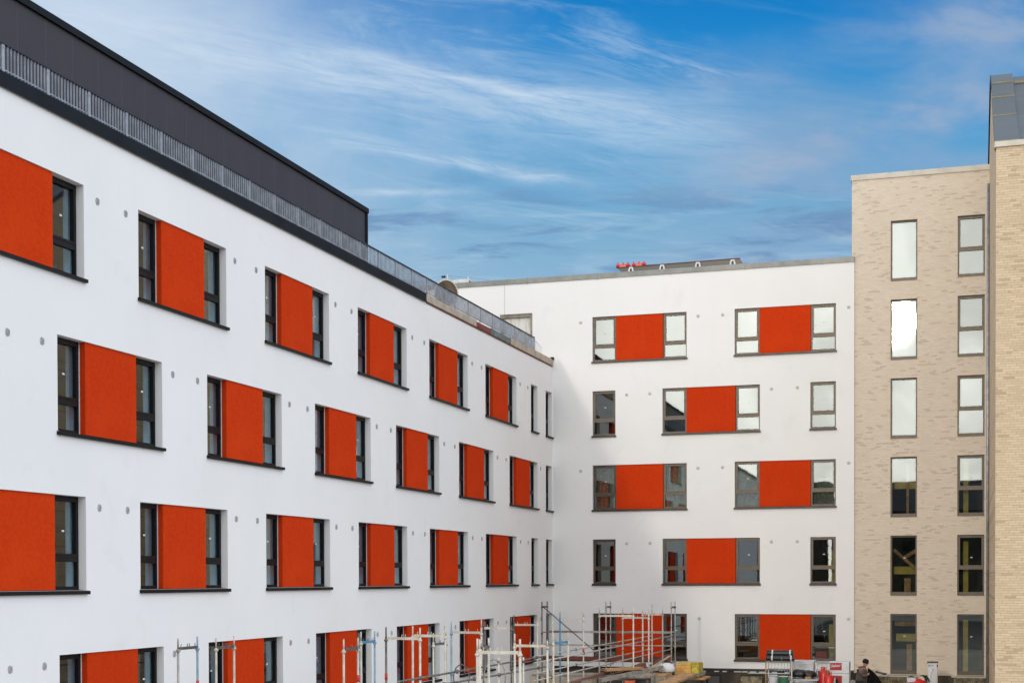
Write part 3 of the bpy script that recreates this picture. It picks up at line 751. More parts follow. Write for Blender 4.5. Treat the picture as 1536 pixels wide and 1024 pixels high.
for i in range(2):
    a, c = xs[i], xs[i+1]
    for z in (zl1, zl2): obj('ledger', MB().tube((a, -4.05, z), (c, -4.05, z), .022, 8), M_scaf, S)
    obj('ledger', MB().tube((a, -3.22, zl1+.01), (c, -3.22, zl1+.01), .022, 8), M_scaf, S)
    zd = PY(909, 990, -4).z
    b = MB()
    for k in range(3): b.box(a+.03, c-.03, -3.93+k*.215, -3.74+k*.215, zd-.05, zd, .005)
    obj('deck_board', b, M_redwood, S); obj('toe_board', MB().box(a+.03, c-.03, -4.01, -3.985, zd, zd+.15), M_redwood, S)
q1, q2 = PY(813, 908, -4.08), PY(905, 987, -4.08)
obj('brace', MB().tube(q1, q2, .022, 8), M_scafd, S)

# long handrails that run down the site
def rail(lab, a, b_, m=M_scaf, n=5):
    t_ = thing('scaffold_rail', lab, 'guard rail', tuple(a), group='long guard rails across the site')
    bb = MB().tube(a, b_, .021, 8); o = obj('tube', bb, m, t_)
    for k in range(n):
        q = a+(b_-a)*((k+.5)/n); obj('coupler', MB().tube(q+Vector((0, 0, -.04)), q+Vector((0, 0, .04)), .035, 8), M_scafd, t_)
rail('upper long guard rail rising from lower centre to the right scaffold post', P(597, 1022, 26), P(820, 983, 40), M_scafd)
rail('lower long guard rail under the upper one left of the inner corner', P(640, 1030, 26), P(820, 999, 40), M_scafd)
rail('upper guard rail sloping up across the rear ground floor windows', P(800, 994, 38), P(1007, 953, 51))
rail('second guard rail sloping up across the rear ground floor windows', P(800, 985, 40), P(978, 953, 52))
rail('lower guard rail ending at the right scaffold post', P(800, 1021, 38), P(1007, 973, 51))
rail('lowest thin guard rail ending before the right scaffold post', P(800, 1010, 40), P(980, 972, 52))
# mid uprights of the rails
for px, d, lab in ((785, 34, 'short rail upright left of the inner corner'), (748, 33, 'short rail upright under the fifth ground floor window')):
    q = P(px, 985, d); t_ = thing('rail_upright', lab, 'upright', (q.x, q.y, ZG)); obj('shaft', MB().tube((q.x, q.y, ZG), q, .022, 8), M_scafw, t_)
    obj('clamp', MB().lathe([(.03, -.03), (.045, 0), (.03, .03)], (q.x, q.y, q.z-.1), 8), M_scafd, t_)
# hanging hoops of cable
b = MB()
for k, (px, r) in enumerate(((742, .22), (692, .16))):
    c = P(px, 1008, 28); pts = [c+Vector((math.cos(a)*r, 0, math.sin(a)*r*1.6-.1)) for a in [i*math.pi/8 for i in range(17)]]
    bb = MB()
    for a, c2 in zip(pts, pts[1:]): bb.tube(a, c2, .012, 6)
    tag(obj('cable_coil', bb, M_greywood if k == 0 else M_scafd), ('pale hose loop hanging on the guard rail' if k == 0 else 'dark hose loop hanging further left on the guard rail'), 'hose')

# ------------------------------------------------------------------ piles and site clutter
def plank(lab, a, b_, w, h, m, nm='timber_plank', cat='plank', grp=None):
    tag(obj(nm, MB().beam(a, b_, w, h), m), lab, cat, grp)
plank('dark red brown beam lying on the site table below the scaffold deck', P(925, 1014, 46), P(966, 998, 47), .2, .22, M_redwood)
plank('light brown board on the site table left of the dark gap', P(905, 1004, 45.5), P(961, 1001, 46), .45, .07, M_wood)
plank('grey timber running up to the pale crate', P(900, 1020, 44), P(993, 1000, 47), .12, .12, M_greywood)
plank('brown plank in the foreground pile under the pale boards', P(862, 1022, 43), P(903, 1011, 46), .4, .06, M_greywood)
plank('thin brown plank beside the other one in the foreground pile', P(850, 1026, 42), P(925, 1003, 47), .18, .05, M_redwood)
plank('long grey timber edge below the yellow pack', P(1000, 1026, 46), P(1056, 1008, 49), .12, .10, M_greywood)
plank('wide reddish plank sloping below the yellow pack', P(992, 1027, 45), P(1035, 1010, 48), .5, .06, M_wood)
plank('crossed reddish lath leaning near the right scaffold frame', P(975, 998, 49), P(1003, 981, 50.5), .1, .05, M_redwood)
plank('second crossed reddish lath near the right scaffold frame', P(980, 984, 50), P(1000, 990, 50.5), .1, .05, M_redwood)
plank('lath leaning from the crate towards the right scaffold post', P(978, 1000, 48), P(1005, 983, 49.5), .06, .04, M_ply)
# table and bench frame
T = thing('work_bench', 'long dark site bench carrying timber below the scaffold', 'bench', (*P(900, 1010, 46).xy, ZG))
c = P(905, 1010, 46)
obj('bench_top', MB().box(c.x-2.2, c.x+1.6, c.y-.5, c.y+.5, c.z-.08, c.z, .01), M_greywood, T)
for dx in (-2.0, 1.4):
    for dy in (-.4, .4): obj('leg', MB().box(c.x+dx-.04, c.x+dx+.04, c.y+dy-.04, c.y+dy+.04, ZG, c.z-.08), M_scafd, T)
# board stack along the left wall foot
C0 = P(845, 1010, 49); st_ = thing('board_stack', 'stack of beige boards lying low before the inner corner', 'board stack', (C0.x, C0.y, ZG))
zt = C0.z
for k in range(5):
    obj('board', MB().box(C0.x-1.0+rw.uniform(-.03, .03), C0.x+1.0+rw.uniform(-.03, .03), C0.y-.5, C0.y+.5, ZG+(zt-ZG)*k/5, ZG+(zt-ZG)*(k+1)/5-.012), M_ply, st_)
# pale crate
c = P(982, 1012, 47); q = thing('timber_crate', 'pale plywood crate with vertical battens below the crossed laths', 'crate', (c.x, c.y, ZG))
obj('panel', MB().box(c.x-.5, c.x+.42, c.y-.4, c.y+.4, ZG, c.z, .006), M_ply, q)
for k in range(4): obj('batten', MB().box(c.x-.48+k*.27, c.x-.42+k*.27, c.y-.425, c.y-.401, ZG, c.z-.02), M_greywood, q)
obj('lid', MB().box(c.x-.54, c.x+.46, c.y-.43, c.y+.43, c.z+.001, c.z+.05), M_wood, q)
c2 = P(1000, 1006, 47.5); tag(obj('white_sack', (lambda b: b)(MB().lathe([(.02, 0), (.26, .03), (.28, .16), (.2, .27), (.05, .31)], (c2.x, c2.y, c.z+.055), 14)), M_white), 'crumpled whitish sack resting on the pale crate', 'sack')
# orange and black bin
c = P(947, 1019, 44); q = thing('site_bin', 'orange bin cut off at the lower edge with a black lid', 'bin', (c.x, c.y, ZG))
obj('bin_body', MB().box(c.x-.17, c.x+.08, c.y-.2, c.y+.2, ZG, c.z, .02), M_orange, q); obj('lid', MB().box(c.x-.15, c.x+.10, c.y-.22, c.y+.22, c.z+.001, c.z+.06, .02), M_plastic_b, q)
c = P(961, 1017, 44.6); q = thing('black_container', 'black box container beside the orange bin', 'container', (c.x, c.y, ZG))
obj('container_body', MB().box(c.x-.14, c.x+.17, c.y-.2, c.y+.2, ZG, c.z-.05, .02), M_plastic_b, q); obj('rim', MB().box(c.x-.16, c.x+.19, c.y-.22, c.y+.22, c.z-.05, c.z, .02), M_rubbish, q)
# yellow wrapped pallet load
c = P(1034, 1016, 49); zt = P(1034, 993.5, 49).z; zb = P(1034, 1014, 49).z
q = thing('wrapped_pallet', 'yellow and orange film wrapped pack on planks beside the right scaffold posts', 'pallet load', (c.x, c.y, zb))
w_ = .40
b = MB().box(c.x-w_, c.x+.14, c.y-.45, c.y+.4, zb, zt, .035); obj('orange_pack', b, M_pack, q)
b = MB().box(c.x+.141, c.x+.40, c.y-.46, c.y+.42, zb, zt-.01, .03); obj('yellow_wrap', b, M_packy, q)
b = MB().box(c.x-.3, c.x+.38, c.y-.44, c.y+.43, zt-.005, zt+.02, .01); obj('top_film', b, M_packy, q)
t2 = thing('pack_trestle', 'dark trestle table under the yellow pack', 'trestle', (c.x, c.y, ZG))
obj('table_top', MB().box(c.x-.9, c.x+.62, c.y-.6, c.y+.6, zb-.07, zb-.002, .01), M_wood, t2)
for dx in (-.8, .52):
    for dy in (-.5, .5): obj('leg', MB().box(c.x+dx-.035, c.x+dx+.035, c.y+dy-.035, c.y+dy+.035, ZG, zb-.07), M_rubbish, t2)
# dark skip panels by the plinth
for px0, px1, lab, mt in ((1056, 1078, 'left of the two dark site panels leaning on the plinth', M_plastic_b), (1110, 1142, 'brown panel leaning on the plinth left of the wire rack', M_greywood)):
    a, b_ = PY(px0, 1010, -.35), PY(px1, 1010, -.35)
    o = MB(); o.prism([(a.x, -.42, ZG), (b_.x, -.42, ZG), (b_.x, -.1, .18), (a.x, -.1, .18)], (0, .05, 0))
    q = thing('leaning_sheet', lab if mt is M_greywood else 'black panel leaning on the plinth just right of the yellow pack', 'panel', ((a.x+b_.x)/2, -.4, ZG))
    obj('sheet', o, mt if mt is M_plastic_b else M_rubble, q)
    o = MB(); o.box(a.x, b_.x, -.16, -.06, .18, .21); obj('edge', o, M_rubbish, q)

# rack with two rolls
dR = 50.0
def bx(px0, px1, py0, py1, d, dep): # (x0,x1,yc-dep/2,..,z0,z1) of a site item from its outline at a distance
    a, b_ = P(px0, py0, d), P(px1, py1, d)
    return a.x, b_.x, (a.y+b_.y)/2-dep/2, (a.y+b_.y)/2+dep/2, a.z, b_.z
x0, x1, y0, y1, zlo, zhi = bx(1150, 1190, 1040, 991, dR, .7)
q = thing('wire_rack', 'galvanised wire cage rack standing under the two black rolls', 'rack', ((x0+x1)/2, (y0+y1)/2, ZG))
for i, (x, y) in enumerate(((x0, y0), (x1, y0), (x1, y1), (x0, y1))):
    obj('post', MB().tube((x, y, ZG), (x, y, zhi), .022, 8), M_wood if i == 0 else M_scafw, q)
b = MB()
for k, z in enumerate((zhi, zhi-.28, zhi-.62)):
    for (xa, ya), (xb, yb_) in (((x0, y0), (x1, y0)), ((x1, y0), (x1, y1)), ((x1, y1), (x0, y1)), ((x0, y1), (x0, y0))): b.tube((xa, ya, z), (xb, yb_, z), .012, 6)
for k in range(1, 8): b.tube((x0+(x1-x0)*k/8, y1, zhi-.62), (x0+(x1-x0)*k/8, y1, zhi), .006, 5)
obj('wire_mesh', b, M_galv, q)
obj('shelf', MB().box(x0, x1, y0, y1, zhi-.64, zhi-.62), M_scafd, q)
for k, (pa, pb, py, yo, lab) in enumerate(((1149, 1190, 982.5, .12, 'upper black roll with white straps on the wire rack'), (1149, 1193, 988.0, -.12, 'lower front black roll with white straps and a green label'))):
    a, b_ = P(pa, py, dR), P(pb, py, dR); r_ = .115 if k == 0 else .09
    t_ = thing('black_roll', lab, 'roll', ((a.x+b_.x)/2, a.y, a.z-r_), group='black rolls on the rack')
    yc = (y0+y1)/2+yo; zc = zhi+.022+r_+(.13 if k == 0 else 0)
    obj('roll', MB().lathe([(r_*.5, 0), (r_*.97, .0), (r_, .02), (r_, b_.x-a.x-.02), (r_*.97, b_.x-a.x), (r_*.5, b_.x-a.x)], (a.x, yc, zc), 22, 'X'), M_plastic_b, t_)
    for f_ in (.19, .86): obj('strap', MB().lathe([(r_+.001, 0), (r_+.006, .002), (r_+.006, .048), (r_+.001, .05)], (a.x+(b_.x-a.x)*f_, yc, zc), 22, 'X'), M_white, t_)
    if k == 1: obj('green_label', MB().box(a.x+.52, a.x+.56, yc-r_-.006, yc-r_-.001, zc-.06, zc+.06), M_green, t_)
# items on and beside the rack
c = P(1160, 1012, 49.5); t_ = thing('site_bucket', 'pale grey bucket at the foot of the wire rack', 'bucket', (c.x, c.y, ZG)); obj('bucket_body', MB().lathe([(.13, ZG), (.155, c.z-.03), (.165, c.z), (.15, c.z+.01)], (c.x, c.y, 0), 18), M_white, t_); obj('rim', MB().lathe([(.158, -.02), (.175, -.015), (.175, .01), (.158, .012)], (c.x, c.y, c.z-.01), 18), M_bluep, t_)
c = P(1175, 1016, 49); t_ = thing('green_tub', 'dark green tub low in the wire rack', 'tub', (c.x, c.y, ZG)); obj('tub_body', MB().lathe([(.13, ZG), (.17, c.z+.03), (.17, c.z+.06)], (c.x, c.y, 0), 18), M_green, t_); obj('rim', MB().lathe([(.172, -.01), (.185, 0), (.172, .012)], (c.x, c.y, c.z+.05), 18), M_scafw, t_)
x0, x1, y0, y1, za, zb_ = bx(1190, 1222, 1004, 989.5, 52, .8)
q = thing('board_stack', 'stack of pale grey insulation boards behind the black sacks', 'board stack', ((x0+x1)/2, (y0+y1)/2, ZG))
k = 0; z = ZG
while z < zb_-.01: obj('board', MB().box(x0-.1, x1+rw.uniform(0, .03), y0, y1, z, min(z+.08, zb_)-.006), M_white, q); z += .08
for k, (px, py, s_, lab) in enumerate(((1198, 1010, 1.15, 'shiny black sack lying left in front of the pale boards'), (1212, 1011, 1.05, 'shiny black sack lying right in front of the pale boards'))):
    c = P(px, py, 50); t_ = MB(); bmesh.ops.create_icosphere(t_.bm, subdivisions=3, radius=1.0)
    for v in t_.bm.verts:
        n_ = mnoise.noise(v.co*2.2+Vector((k*7, 0, 0)))*.22+mnoise.noise(v.co*6)*.08; v.co *= 1+n_
        v.co = Vector((v.co.x*.27*s_, v.co.y*.22, max(v.co.z, -.7)*.16))
    for f_ in t_.bm.faces: f_.smooth = True
    tag(obj('black_sack', t_, M_plastic_b, None, (c.x, c.y, c.z)), lab, 'sack', 'black sacks on the site bench')
a = P(1196, 1018, 50)
q = thing('work_bench', 'low steel topped bench under the black sacks', 'bench', (a.x, a.y, ZG))
obj('bench_top', MB().box(a.x-.85, a.x+.75, a.y-.4, a.y+.4, a.z-.02, a.z+.035, .008), M_galv, q)
for dx in (-.75, .65): obj('leg', MB().box(a.x+dx-.03, a.x+dx+.03, a.y-.3, a.y+.3, ZG, a.z-.02), M_scafd, q)
tag(obj('wood_block', MB().box(a.x+.30, a.x+.5, a.y-.38, a.y-.1, a.z+.036, a.z+.11, .01), M_wood), 'small yellow wood block on the steel topped bench', 'wood block')
# cabinet with red signs
dC = 50.5
x0, x1, y0, y1, _, zt = bx(1224, 1275.5, 1024, 991, dC, .6)
xm = P(1245, 1000, dC).x
q = thing('gas_cabinet', 'white site cabinet with red signs and white script lettering', 'cabinet', ((x0+x1)/2, (y0+y1)/2, ZG))
obj('cabinet_body', MB().box(xm, x1, y0, y1, ZG, zt, .012), M_white, q)
b = MB()
for z in (zt-.02, zt-.3, zt-.55, zt-.8): b.beam((x0, y0, z), (xm-.005, y0, z), .02, .02); b.beam((x0, y1, z), (xm-.005, y1, z), .02, .02); b.beam((x0, y0, z), (x0, y1, z), .02, .02)
for xx in (x0,): b.beam((xx, y0, ZG), (xx, y0, zt), .03, .03); b.beam((xx, y1, ZG), (xx, y1, zt), .03, .03)
for k in range(9): b.tube((x0+.04+k*.045, y1, zt-.8), (x0+.04+k*.045, y1, zt-.02), .005, 5)
obj('wire_cage', b, M_galv, q)
zs_ = [P(1256, y, dC).z for y in (992.5, 1003.5, 1011.5, 1024)]
sx1 = P(1264, 1000, dC).x
sg = obj('sign_panel', MB().box(xm+.03, sx1, y0-.012, y0-.002, zs_[1], zs_[0], .003), M_signred, q)
sg2 = obj('sign_panel', MB().box(xm+.03, sx1+.01, y0-.012, y0-.002, zs_[3]-.5, zs_[2], .003), M_signred, q)
obj('door_gap', MB().box(xm+.01, x1-.02, y0-.006, y0-.001, zs_[1]-.11, zs_[1]-.10), M_rubbish, q)
obj('corner_post', MB().box(x1, x1+.022, y0-.01, y0+.02, ZG, zt-.02), M_scafd, q)
cu = bpy.data.curves.new('lettering', 'FONT'); cu.body = 'Seluar'; cu.size = .17; cu.shear = .35; cu.extrude = .002; cu.offset = .003
to = bpy.data.objects.new('tmp', cu); col.objects.link(to)
dg = bpy.context.evaluated_depsgraph_get(); me = bpy.data.meshes.new_from_object(to.evaluated_get(dg)); bpy.data.objects.remove(to)
me.transform(Matrix.Rotation(R(-5), 4, 'Y') @ Matrix.Rotation(R(90), 4, 'X')); me.materials.clear(); me.materials.append(M_white)
bb = [v.co.x for v in me.vertices]; sw = (sx1-xm-.08)/(max(bb)-min(bb)); me.transform(Matrix.Scale(sw, 4))
lo_ = bpy.data.objects.new('lettering', me); col.objects.link(lo_); lo_.parent = sg; lo_.location = (xm+.055-min(bb)*sw, y0-.016, zs_[1]+.10)
b = MB(); pts = []
cx_, cz_ = (xm+sx1)/2-.03, zs_[2]-.22
for i in range(16):
    a = 2*math.pi*i/16; r_ = .05*(1+.0*a); pts.append((cx_+r_*math.cos(a)*(.9 if math.sin(a) < 0 else .55)+.02*math.sin(a), y0-.016, cz_+(.07 if math.sin(a) < 0 else .16)*math.sin(a)))
b.prism(pts, (0, .003, 0)); obj('flame_mark', b, M_white, sg2)
b = MB(); b.prism([(cx_+.06+.07*math.cos(a), y0-.0155, cz_-.04+.16*math.sin(a)) for a in [i*math.pi/9 for i in range(-3, 10)]], (0, .003, 0)); obj('dark_mark', b, M_rubbish, sg2)
# gas cylinders
for px, py, d, lab in ((1235.5, 1003.5, 49.6, 'left red gas cylinder in front of the white cabinet'), (1243, 1011, 48.8, 'right red gas cylinder in front of the white cabinet')):
    c = P(px, py, d); t_ = thing('gas_cylinder', lab, 'gas cylinder', (c.x, c.y, ZG), group='red gas cylinders'); r_ = .165
    obj('tank', MB().lathe([(r_*.9, 0), (r_, .04), (r_, c.z-ZG-.15), (r_*.86, c.z-ZG-.07), (r_*.5, c.z-ZG-.015), (.03, c.z-ZG)], (c.x, c.y, ZG), 24), M_gas, t_)
    obj('valve', MB().lathe([(.03, 0), (.03, .06), (.045, .065), (.045, .09)], (c.x, c.y, c.z), 12), M_wood, t_)
    b = MB()
    for a in range(0, 8): b.beam((c.x+.09*math.cos(a*.6), c.y+.09*math.sin(a*.6), c.z-.03), (c.x+.09*math.cos(a*.6), c.y+.09*math.sin(a*.6), c.z+.10), .02, .02)
    obj('collar', b, M_gas, t_)
# electric cabinet
x0, x1, y0, y1, _, zt = bx(1391.5, 1406.5, 1024, 993, 52.5, .35)
q = thing('power_cabinet', 'white site power cabinet with a dark cap in front of the brick wall', 'cabinet', ((x0+x1)/2, (y0+y1)/2, ZG))
obj('cabinet_body', MB().box(x0, x1, y0, y1, .02, zt, .01), M_white, q)
obj('cap', MB().box(x0-.02, x1+.02, y0-.03, y1+.02, zt+.001, zt+.035, .008), M_plastic_b, q)
obj('hook', MB().tube(((x0+x1)/2, y0, zt+.03), ((x0+x1)/2, y0, zt+.07), .01, 6), M_plastic_b, q)
b = MB(); b.box(x0+.02, x0+.11, y0-.006, y0-.002, zt-.085, zt-.07); b.box(x0+.02, x0+.11, y0-.006, y0-.002, zt-.13, zt-.115); b.box(x0+.03, x0+.10, y0-.006, y0-.002, zt-.108, zt-.095)
obj('blue_mark', b, M_blue, q)
obj('print', MB().box(x0+.14, x0+.21, y0-.006, y0-.002, zt-.11, zt-.09), M_rubbish, q)
obj('latch', MB().box(x1-.03, x1+.015, y0-.03, y0-.003, zt-.14, zt-.06, .005), M_plastic_b, q)
for k, (xa, xb) in enumerate(((x0+.01, x0+.10), (x0+.12, x1-.02))): obj('leg', MB().box(xa, xb, y0+.02, y1-.02, ZG, .019), M_scafw if k else M_white, q)
b = MB(); b.beam((x0+.05, y0-.004, .2), (x0+.19, y0-.004, zt-.2), .006, .05); obj('door_fold', b, M_galv, q)
# red machine
c = P(1375, 1019, 51); q = thing('red_machine', 'red domed machine with black hoses beside the power cabinet', 'machine', (c.x, c.y, ZG))
b = MB(); b.lathe([(.36, 0), (.36, c.z-ZG-.12), (.30, c.z-ZG-.02), (.18, c.z-ZG+.06), (.05, c.z-ZG+.09)], (c.x, c.y, ZG), 24); obj('machine_body', b, M_gas, q)
for sx, r_ in ((-.18, .16), (.22, .2)):
    bb = MB(); pts = [Vector((c.x+sx+r_*math.cos(a), c.y-.05, c.z-.06+r_*1.1*math.sin(a))) for a in [i*math.pi/10 for i in range(11)]]
    for a, c2 in zip(pts, pts[1:]): bb.tube(a, c2, .028, 8)
    obj('hose', bb, M_plastic_b, q)
bb = MB().lathe([(.12, -.03), (.12, .03)], (c.x+.15, c.y-.1, c.z+.02), 18, 'Y'); obj('wheel_cap', bb, M_scafw, q)
tag(obj('white_rag', sheet(0, .3, 0, .16, 0, 12, 8, .03, 4), M_white, None, (c.x-.32, c.y-.3, c.z-.06)), 'white rag on top of the red machine', 'rag')

# ------------------------------------------------------------------ person
def skinned(name, pts, edges, radii, mat, parent, sub=2, root=0):
    me = bpy.data.meshes.new(name); me.from_pydata(pts, edges, []); me.update()
    o = bpy.data.objects.new('tmp_'+name, me); col.objects.link(o)
    m_ = o.modifiers.new('Skin', 'SKIN')
    for v, r_ in zip(me.skin_vertices[0].data, radii): v.radius = r_ if isinstance(r_, tuple) else (r_, r_); v.use_root = False
    me.skin_vertices[0].data[root].use_root = True
    sdm = o.modifiers.new('Sub', 'SUBSURF'); sdm.levels = sub; sdm.render_levels = sub
    dg = bpy.context.evaluated_depsgraph_get(); dg.update()
    me2 = bpy.data.meshes.new_from_object(o.evaluated_get(dg)); bpy.data.objects.remove(o)
    for p_ in me2.polygons: p_.use_smooth = True
    me2.materials.clear(); me2.materials.append(mat)
    o2 = bpy.data.objects.new(name, me2); col.objects.link(o2); o2.parent = parent
    return o2
hp = PY(1297.5, 988.5, -2.6)
# person faces +x (right); local frame: x forward, y lateral, z up
HT = hp.z-ZG
Pn = thing('person', 'person in a taupe hooded jacket and black beanie holding up a black coat', 'person', (hp.x-.10, hp.y, ZG), R(-12))
k = HT/1.74
def S3(x, y, z): return (x*k, y*k, z*k)
pts = [S3(-.05, 0, .92), S3(-.03, 0, 1.10), S3(0, 0, 1.28), S3(.03, 0, 1.42), S3(.075, 0, 1.50), S3(.115, 0, 1.575), S3(.125, 0, 1.64),
       S3(-.05, .10, .88), S3(.02, .11, .48), S3(-.05, .12, .09), S3(.10, .13, .04),
       S3(-.05, -.10, .88), S3(.0, -.11, .48), S3(-.07, -.12, .09), S3(.08, -.13, .04),
       S3(.02, .19, 1.40), S3(.06, .27, 1.15), S3(.26, .16, 1.08), S3(.33, .13, 1.10),
       S3(.02, -.19, 1.40), S3(.10, -.25, 1.16), S3(.27, -.16, 1.24), S3(.34, -.12, 1.32)]
ed = [(0, 1), (1, 2), (2, 3), (3, 4), (4, 5), (5, 6), (0, 7), (7, 8), (8, 9), (9, 10), (0, 11), (11, 12), (12, 13), (13, 14), (3, 15), (15, 16), (16, 17), (17, 18), (3, 19), (19, 20), (20, 21), (21, 22)]
rd = [(.13, .15), (.12, .14), (.13, .16), (.10, .13), .052, (.075, .085), (.08, .10), .085, .058, .042, .035, .085, .058, .042, .035, .065, .048, .036, .028, .065, .048, .036, .028]
body = skinned('body', pts, ed, [tuple(a*k for a in r_) if isinstance(r_, tuple) else r_*k for r_ in rd], M_skin, Pn)
# jacket follows torso and arms
jp = [S3(-.06, 0, .82), S3(-.05, 0, .95), S3(-.035, 0, 1.12), S3(-.01, 0, 1.30), S3(.03, 0, 1.43), pts[15], pts[16], S3(.24, .165, 1.085), pts[19], pts[20], S3(.25, -.165, 1.225)]
skinned('jacket', jp, [(0, 1), (1, 2), (2, 3), (3, 4), (4, 5), (5, 6), (6, 7), (4, 8), (8, 9), (9, 10)], [tuple(a*k for a in r_) for r_ in ((.17, .20), (.175, .205), (.165, .20), (.165, .215), (.12, .16), (.095, .095), (.075, .075), (.058, .058), (.095, .095), (.075, .075), (.058, .058))], M_jacket, Pn)
skinned('trousers', [S3(-.05, 0, .90), pts[7], pts[8], S3(-.045, .12, .14), pts[11], pts[12], S3(-.065, -.12, .14)], [(0, 1), (1, 2), (2, 3), (0, 4), (4, 5), (5, 6)], [.14*k, .105*k, .08*k, .07*k, .105*k, .08*k, .07*k], M_trouser, Pn)
# hood collar
b = MB(); n = 20
ring = [(Vector(S3(-.005+.10*math.cos(a), .105*math.sin(a), 1.475+.02*math.cos(a)))) for a in [2*math.pi*i/n for i in range(n)]]
for a, c in zip(ring, ring[1:]+ring[:1]): b.tube(a, c, .036*k, 8)
obj('hood', b, M_hood, Pn, (0, 0, 0))
# beanie
b = MB(); b.lathe([(.104, -.03), (.110, -.02), (.112, .02), (.104, .07), (.078, .108), (.04, .126), (.005, .13)], (0, 0, 0), 24)
o = obj('beanie', b, M_beanie, Pn, S3(.115, 0, 1.645)); o.rotation_euler = (0, R(14), 0); o.scale = (k, k*.92, k)
# face: eyes, nose, mouth, ears
b = MB(); b.prism([S3(.205, -.012, 1.60), S3(.205, .012, 1.60), S3(.238, 0, 1.578)], (0, 0, -.012)); b.tube(S3(.19, -.03, 1.545), S3(.19, .03, 1.545), .006*k, 6)
for s_ in (-1, 1): b.lathe([(.001, -.02), (.02, -.012), (.024, .01), (.001, .02)], S3(.11, s_*.088, 1.59), 8)
obj('face_feature', b, M_skin, Pn, (0, 0, 0))
b = MB()
for s_ in (-1, 1): b.lathe([(.001, -.007), (.010, 0), (.001, .007)], S3(.198, s_*.032, 1.612), 8)
obj('eye', b, M_beanie, Pn, (0, 0, 0))
# hands with fingers
for hi, (wr, d) in enumerate(((Vector(S3(.34, .125, 1.10)), Vector((1, -.15, .1)).normalized()), (Vector(S3(.35, -.115, 1.33)), Vector((.8, .1, .6)).normalized()))):
    side = d.cross(Vector((0, 0, 1))).normalized(); up = side.cross(d).normalized(); hpts = [wr, wr+d*.045, wr+d*.085]; he = [(0, 1), (1, 2)]; hr = [.022, .03, .026]
    for fi in range(4):
        base_ = wr+d*.085+side*(fi-1.5)*.019; i0 = len(hpts); ln = (.036, .042, .040, .032)[fi]
        hpts += [base_, base_+d*ln*.8-up*.008, base_+d*ln*.9-up*.03, base_+d*ln*.4-up*.042]; he += [(2, i0), (i0, i0+1), (i0+1, i0+2), (i0+2, i0+3)]; hr += [.010, .009, .0085, .0075]
    i0 = len(hpts); hpts += [wr+d*.03+side*.034*(1 if hi == 0 else -1), wr+d*.06+side*.045*(1 if hi == 0 else -1)-up*.015, wr+d*.08+side*.03*(1 if hi == 0 else -1)-up*.03]; he += [(1, i0), (i0, i0+1), (i0+1, i0+2)]; hr += [.013, .011, .009]
    skinned('hand', [tuple(v) for v in hpts], he, hr, M_skin, Pn, 1)
for s_ in (-1, 1): obj('boot', MB().box(-.12, .20, s_*.12-.055, s_*.12+.055, 0, .11, .03), M_rubbish, Pn, (0, 0, 0))
# the black coat being held up
cb = MB(); base = Pn.location+Vector((0, 0, 0))
c0 = PY(1303.5, 999.5, -2.75)
outline = []
gx = []
for j in range(13):
    v = j/12; z = c0.z-.02-v*1.05
    xl = c0.x-.04-.06*v; xr = c0.x+.10+.62*(v**.75)
    row = []
    for i in range(15):
        u = i/14; y = c0.y-.08+.07*math.sin(u*14+v*3)*(.3+v)+.02*mnoise.noise(Vector((u*5, v*5, 0)))
        row.append(cb.bm.verts.new((xl+(xr-xl)*u, y, z-.10*u*(1-v))))
    gx.append(row)
for j in range(12):
    for i in range(14): f_ = cb.bm.faces.new((gx[j][i], gx[j][i+1], gx[j+1][i+1], gx[j+1][i])); f_.smooth = True
bmesh.ops.solidify(cb.bm, geom=cb.bm.faces[:], thickness=.025)
tag(obj('black_coat', cb, M_beanie), 'large black coat or bag held open by the person', 'coat')
# sack and black sheet behind the person
c = PY(1281, 1020, -1.6); t_ = MB(); bmesh.ops.create_icosphere(t_.bm, subdivisions=3, radius=1.0)
for v in t_.bm.verts:
    v.co *= 1+mnoise.noise(v.co*2)*.2; v.co = Vector((v.co.x*.36, v.co.y*.3, v.co.z*.5))
for f_ in t_.bm.faces: f_.smooth = True
tag(obj('rubble_sack', t_, M_sack, None, (c.x, c.y, ZG+.48)), 'pinkish grey big bag between the cabinet and the person', 'sack')
# pipe leaning at the light well
a, b_ = PY(1313, 1006.5, -.6), PY(1330, 1010.5, -.6)
t_ = thing('metal_pipe', 'dark metal pipe lying at the foot of the brick wall right of the person', 'pipe', (a.x, a.y, a.z)); obj('tube', MB().tube(a, b_, .035, 10), M_scafd, t_); obj('cap', MB().tube(b_, b_+Vector((.05, 0, -.01)), .042, 10), M_scafw, t_)
# leaning stone slab
tag(obj('black_sheet', sheet(11.75, 12.45, -.5, .38, -.35, 14, 12, .04, 3), M_plastic_b), 'black sheeting at the wall foot behind the pinkish bag', 'sheeting')

# ------------------------------------------------------------------ neighbours across the site (mirrored in the glass)
def block(lab, x0, x1, y, d, h, m, pitched=False):
    t_ = thing('neighbour_building', lab, 'building', ((x0+x1)/2, y-d/2, ZG))
    obj('wall', MB().box(x0, x1, y-d, y, ZG, h), m, t_)
    if pitched: obj('roof', MB().prism([(x0-.3, y+.4, h+.002), (x0-.3, y-d-.4, h+.002), (x0-.3, y-d/2, h+4.5)], (x1-x0+.6, 0, 0)), M_roof, t_)
    else: obj('roof', MB().box(x0-.2, x1+.2, y-d-.2, y+.2, h+.002, h+.5), M_roof, t_)
    x = x0+2; z = 1.5; n = 0
    while z+1.6 < h:
        x = x0+2
        while x+1.4 < x1 and n < 90:
            obj('window', MB().box(x, x+1.3, y, y+.03, z, z+1.5), M_black, t_); x += 3.6; n += 1
        z += 3.1
block('long dark brick block far behind the camera', -60, 1, -150, 12, 17, M_brickfar)
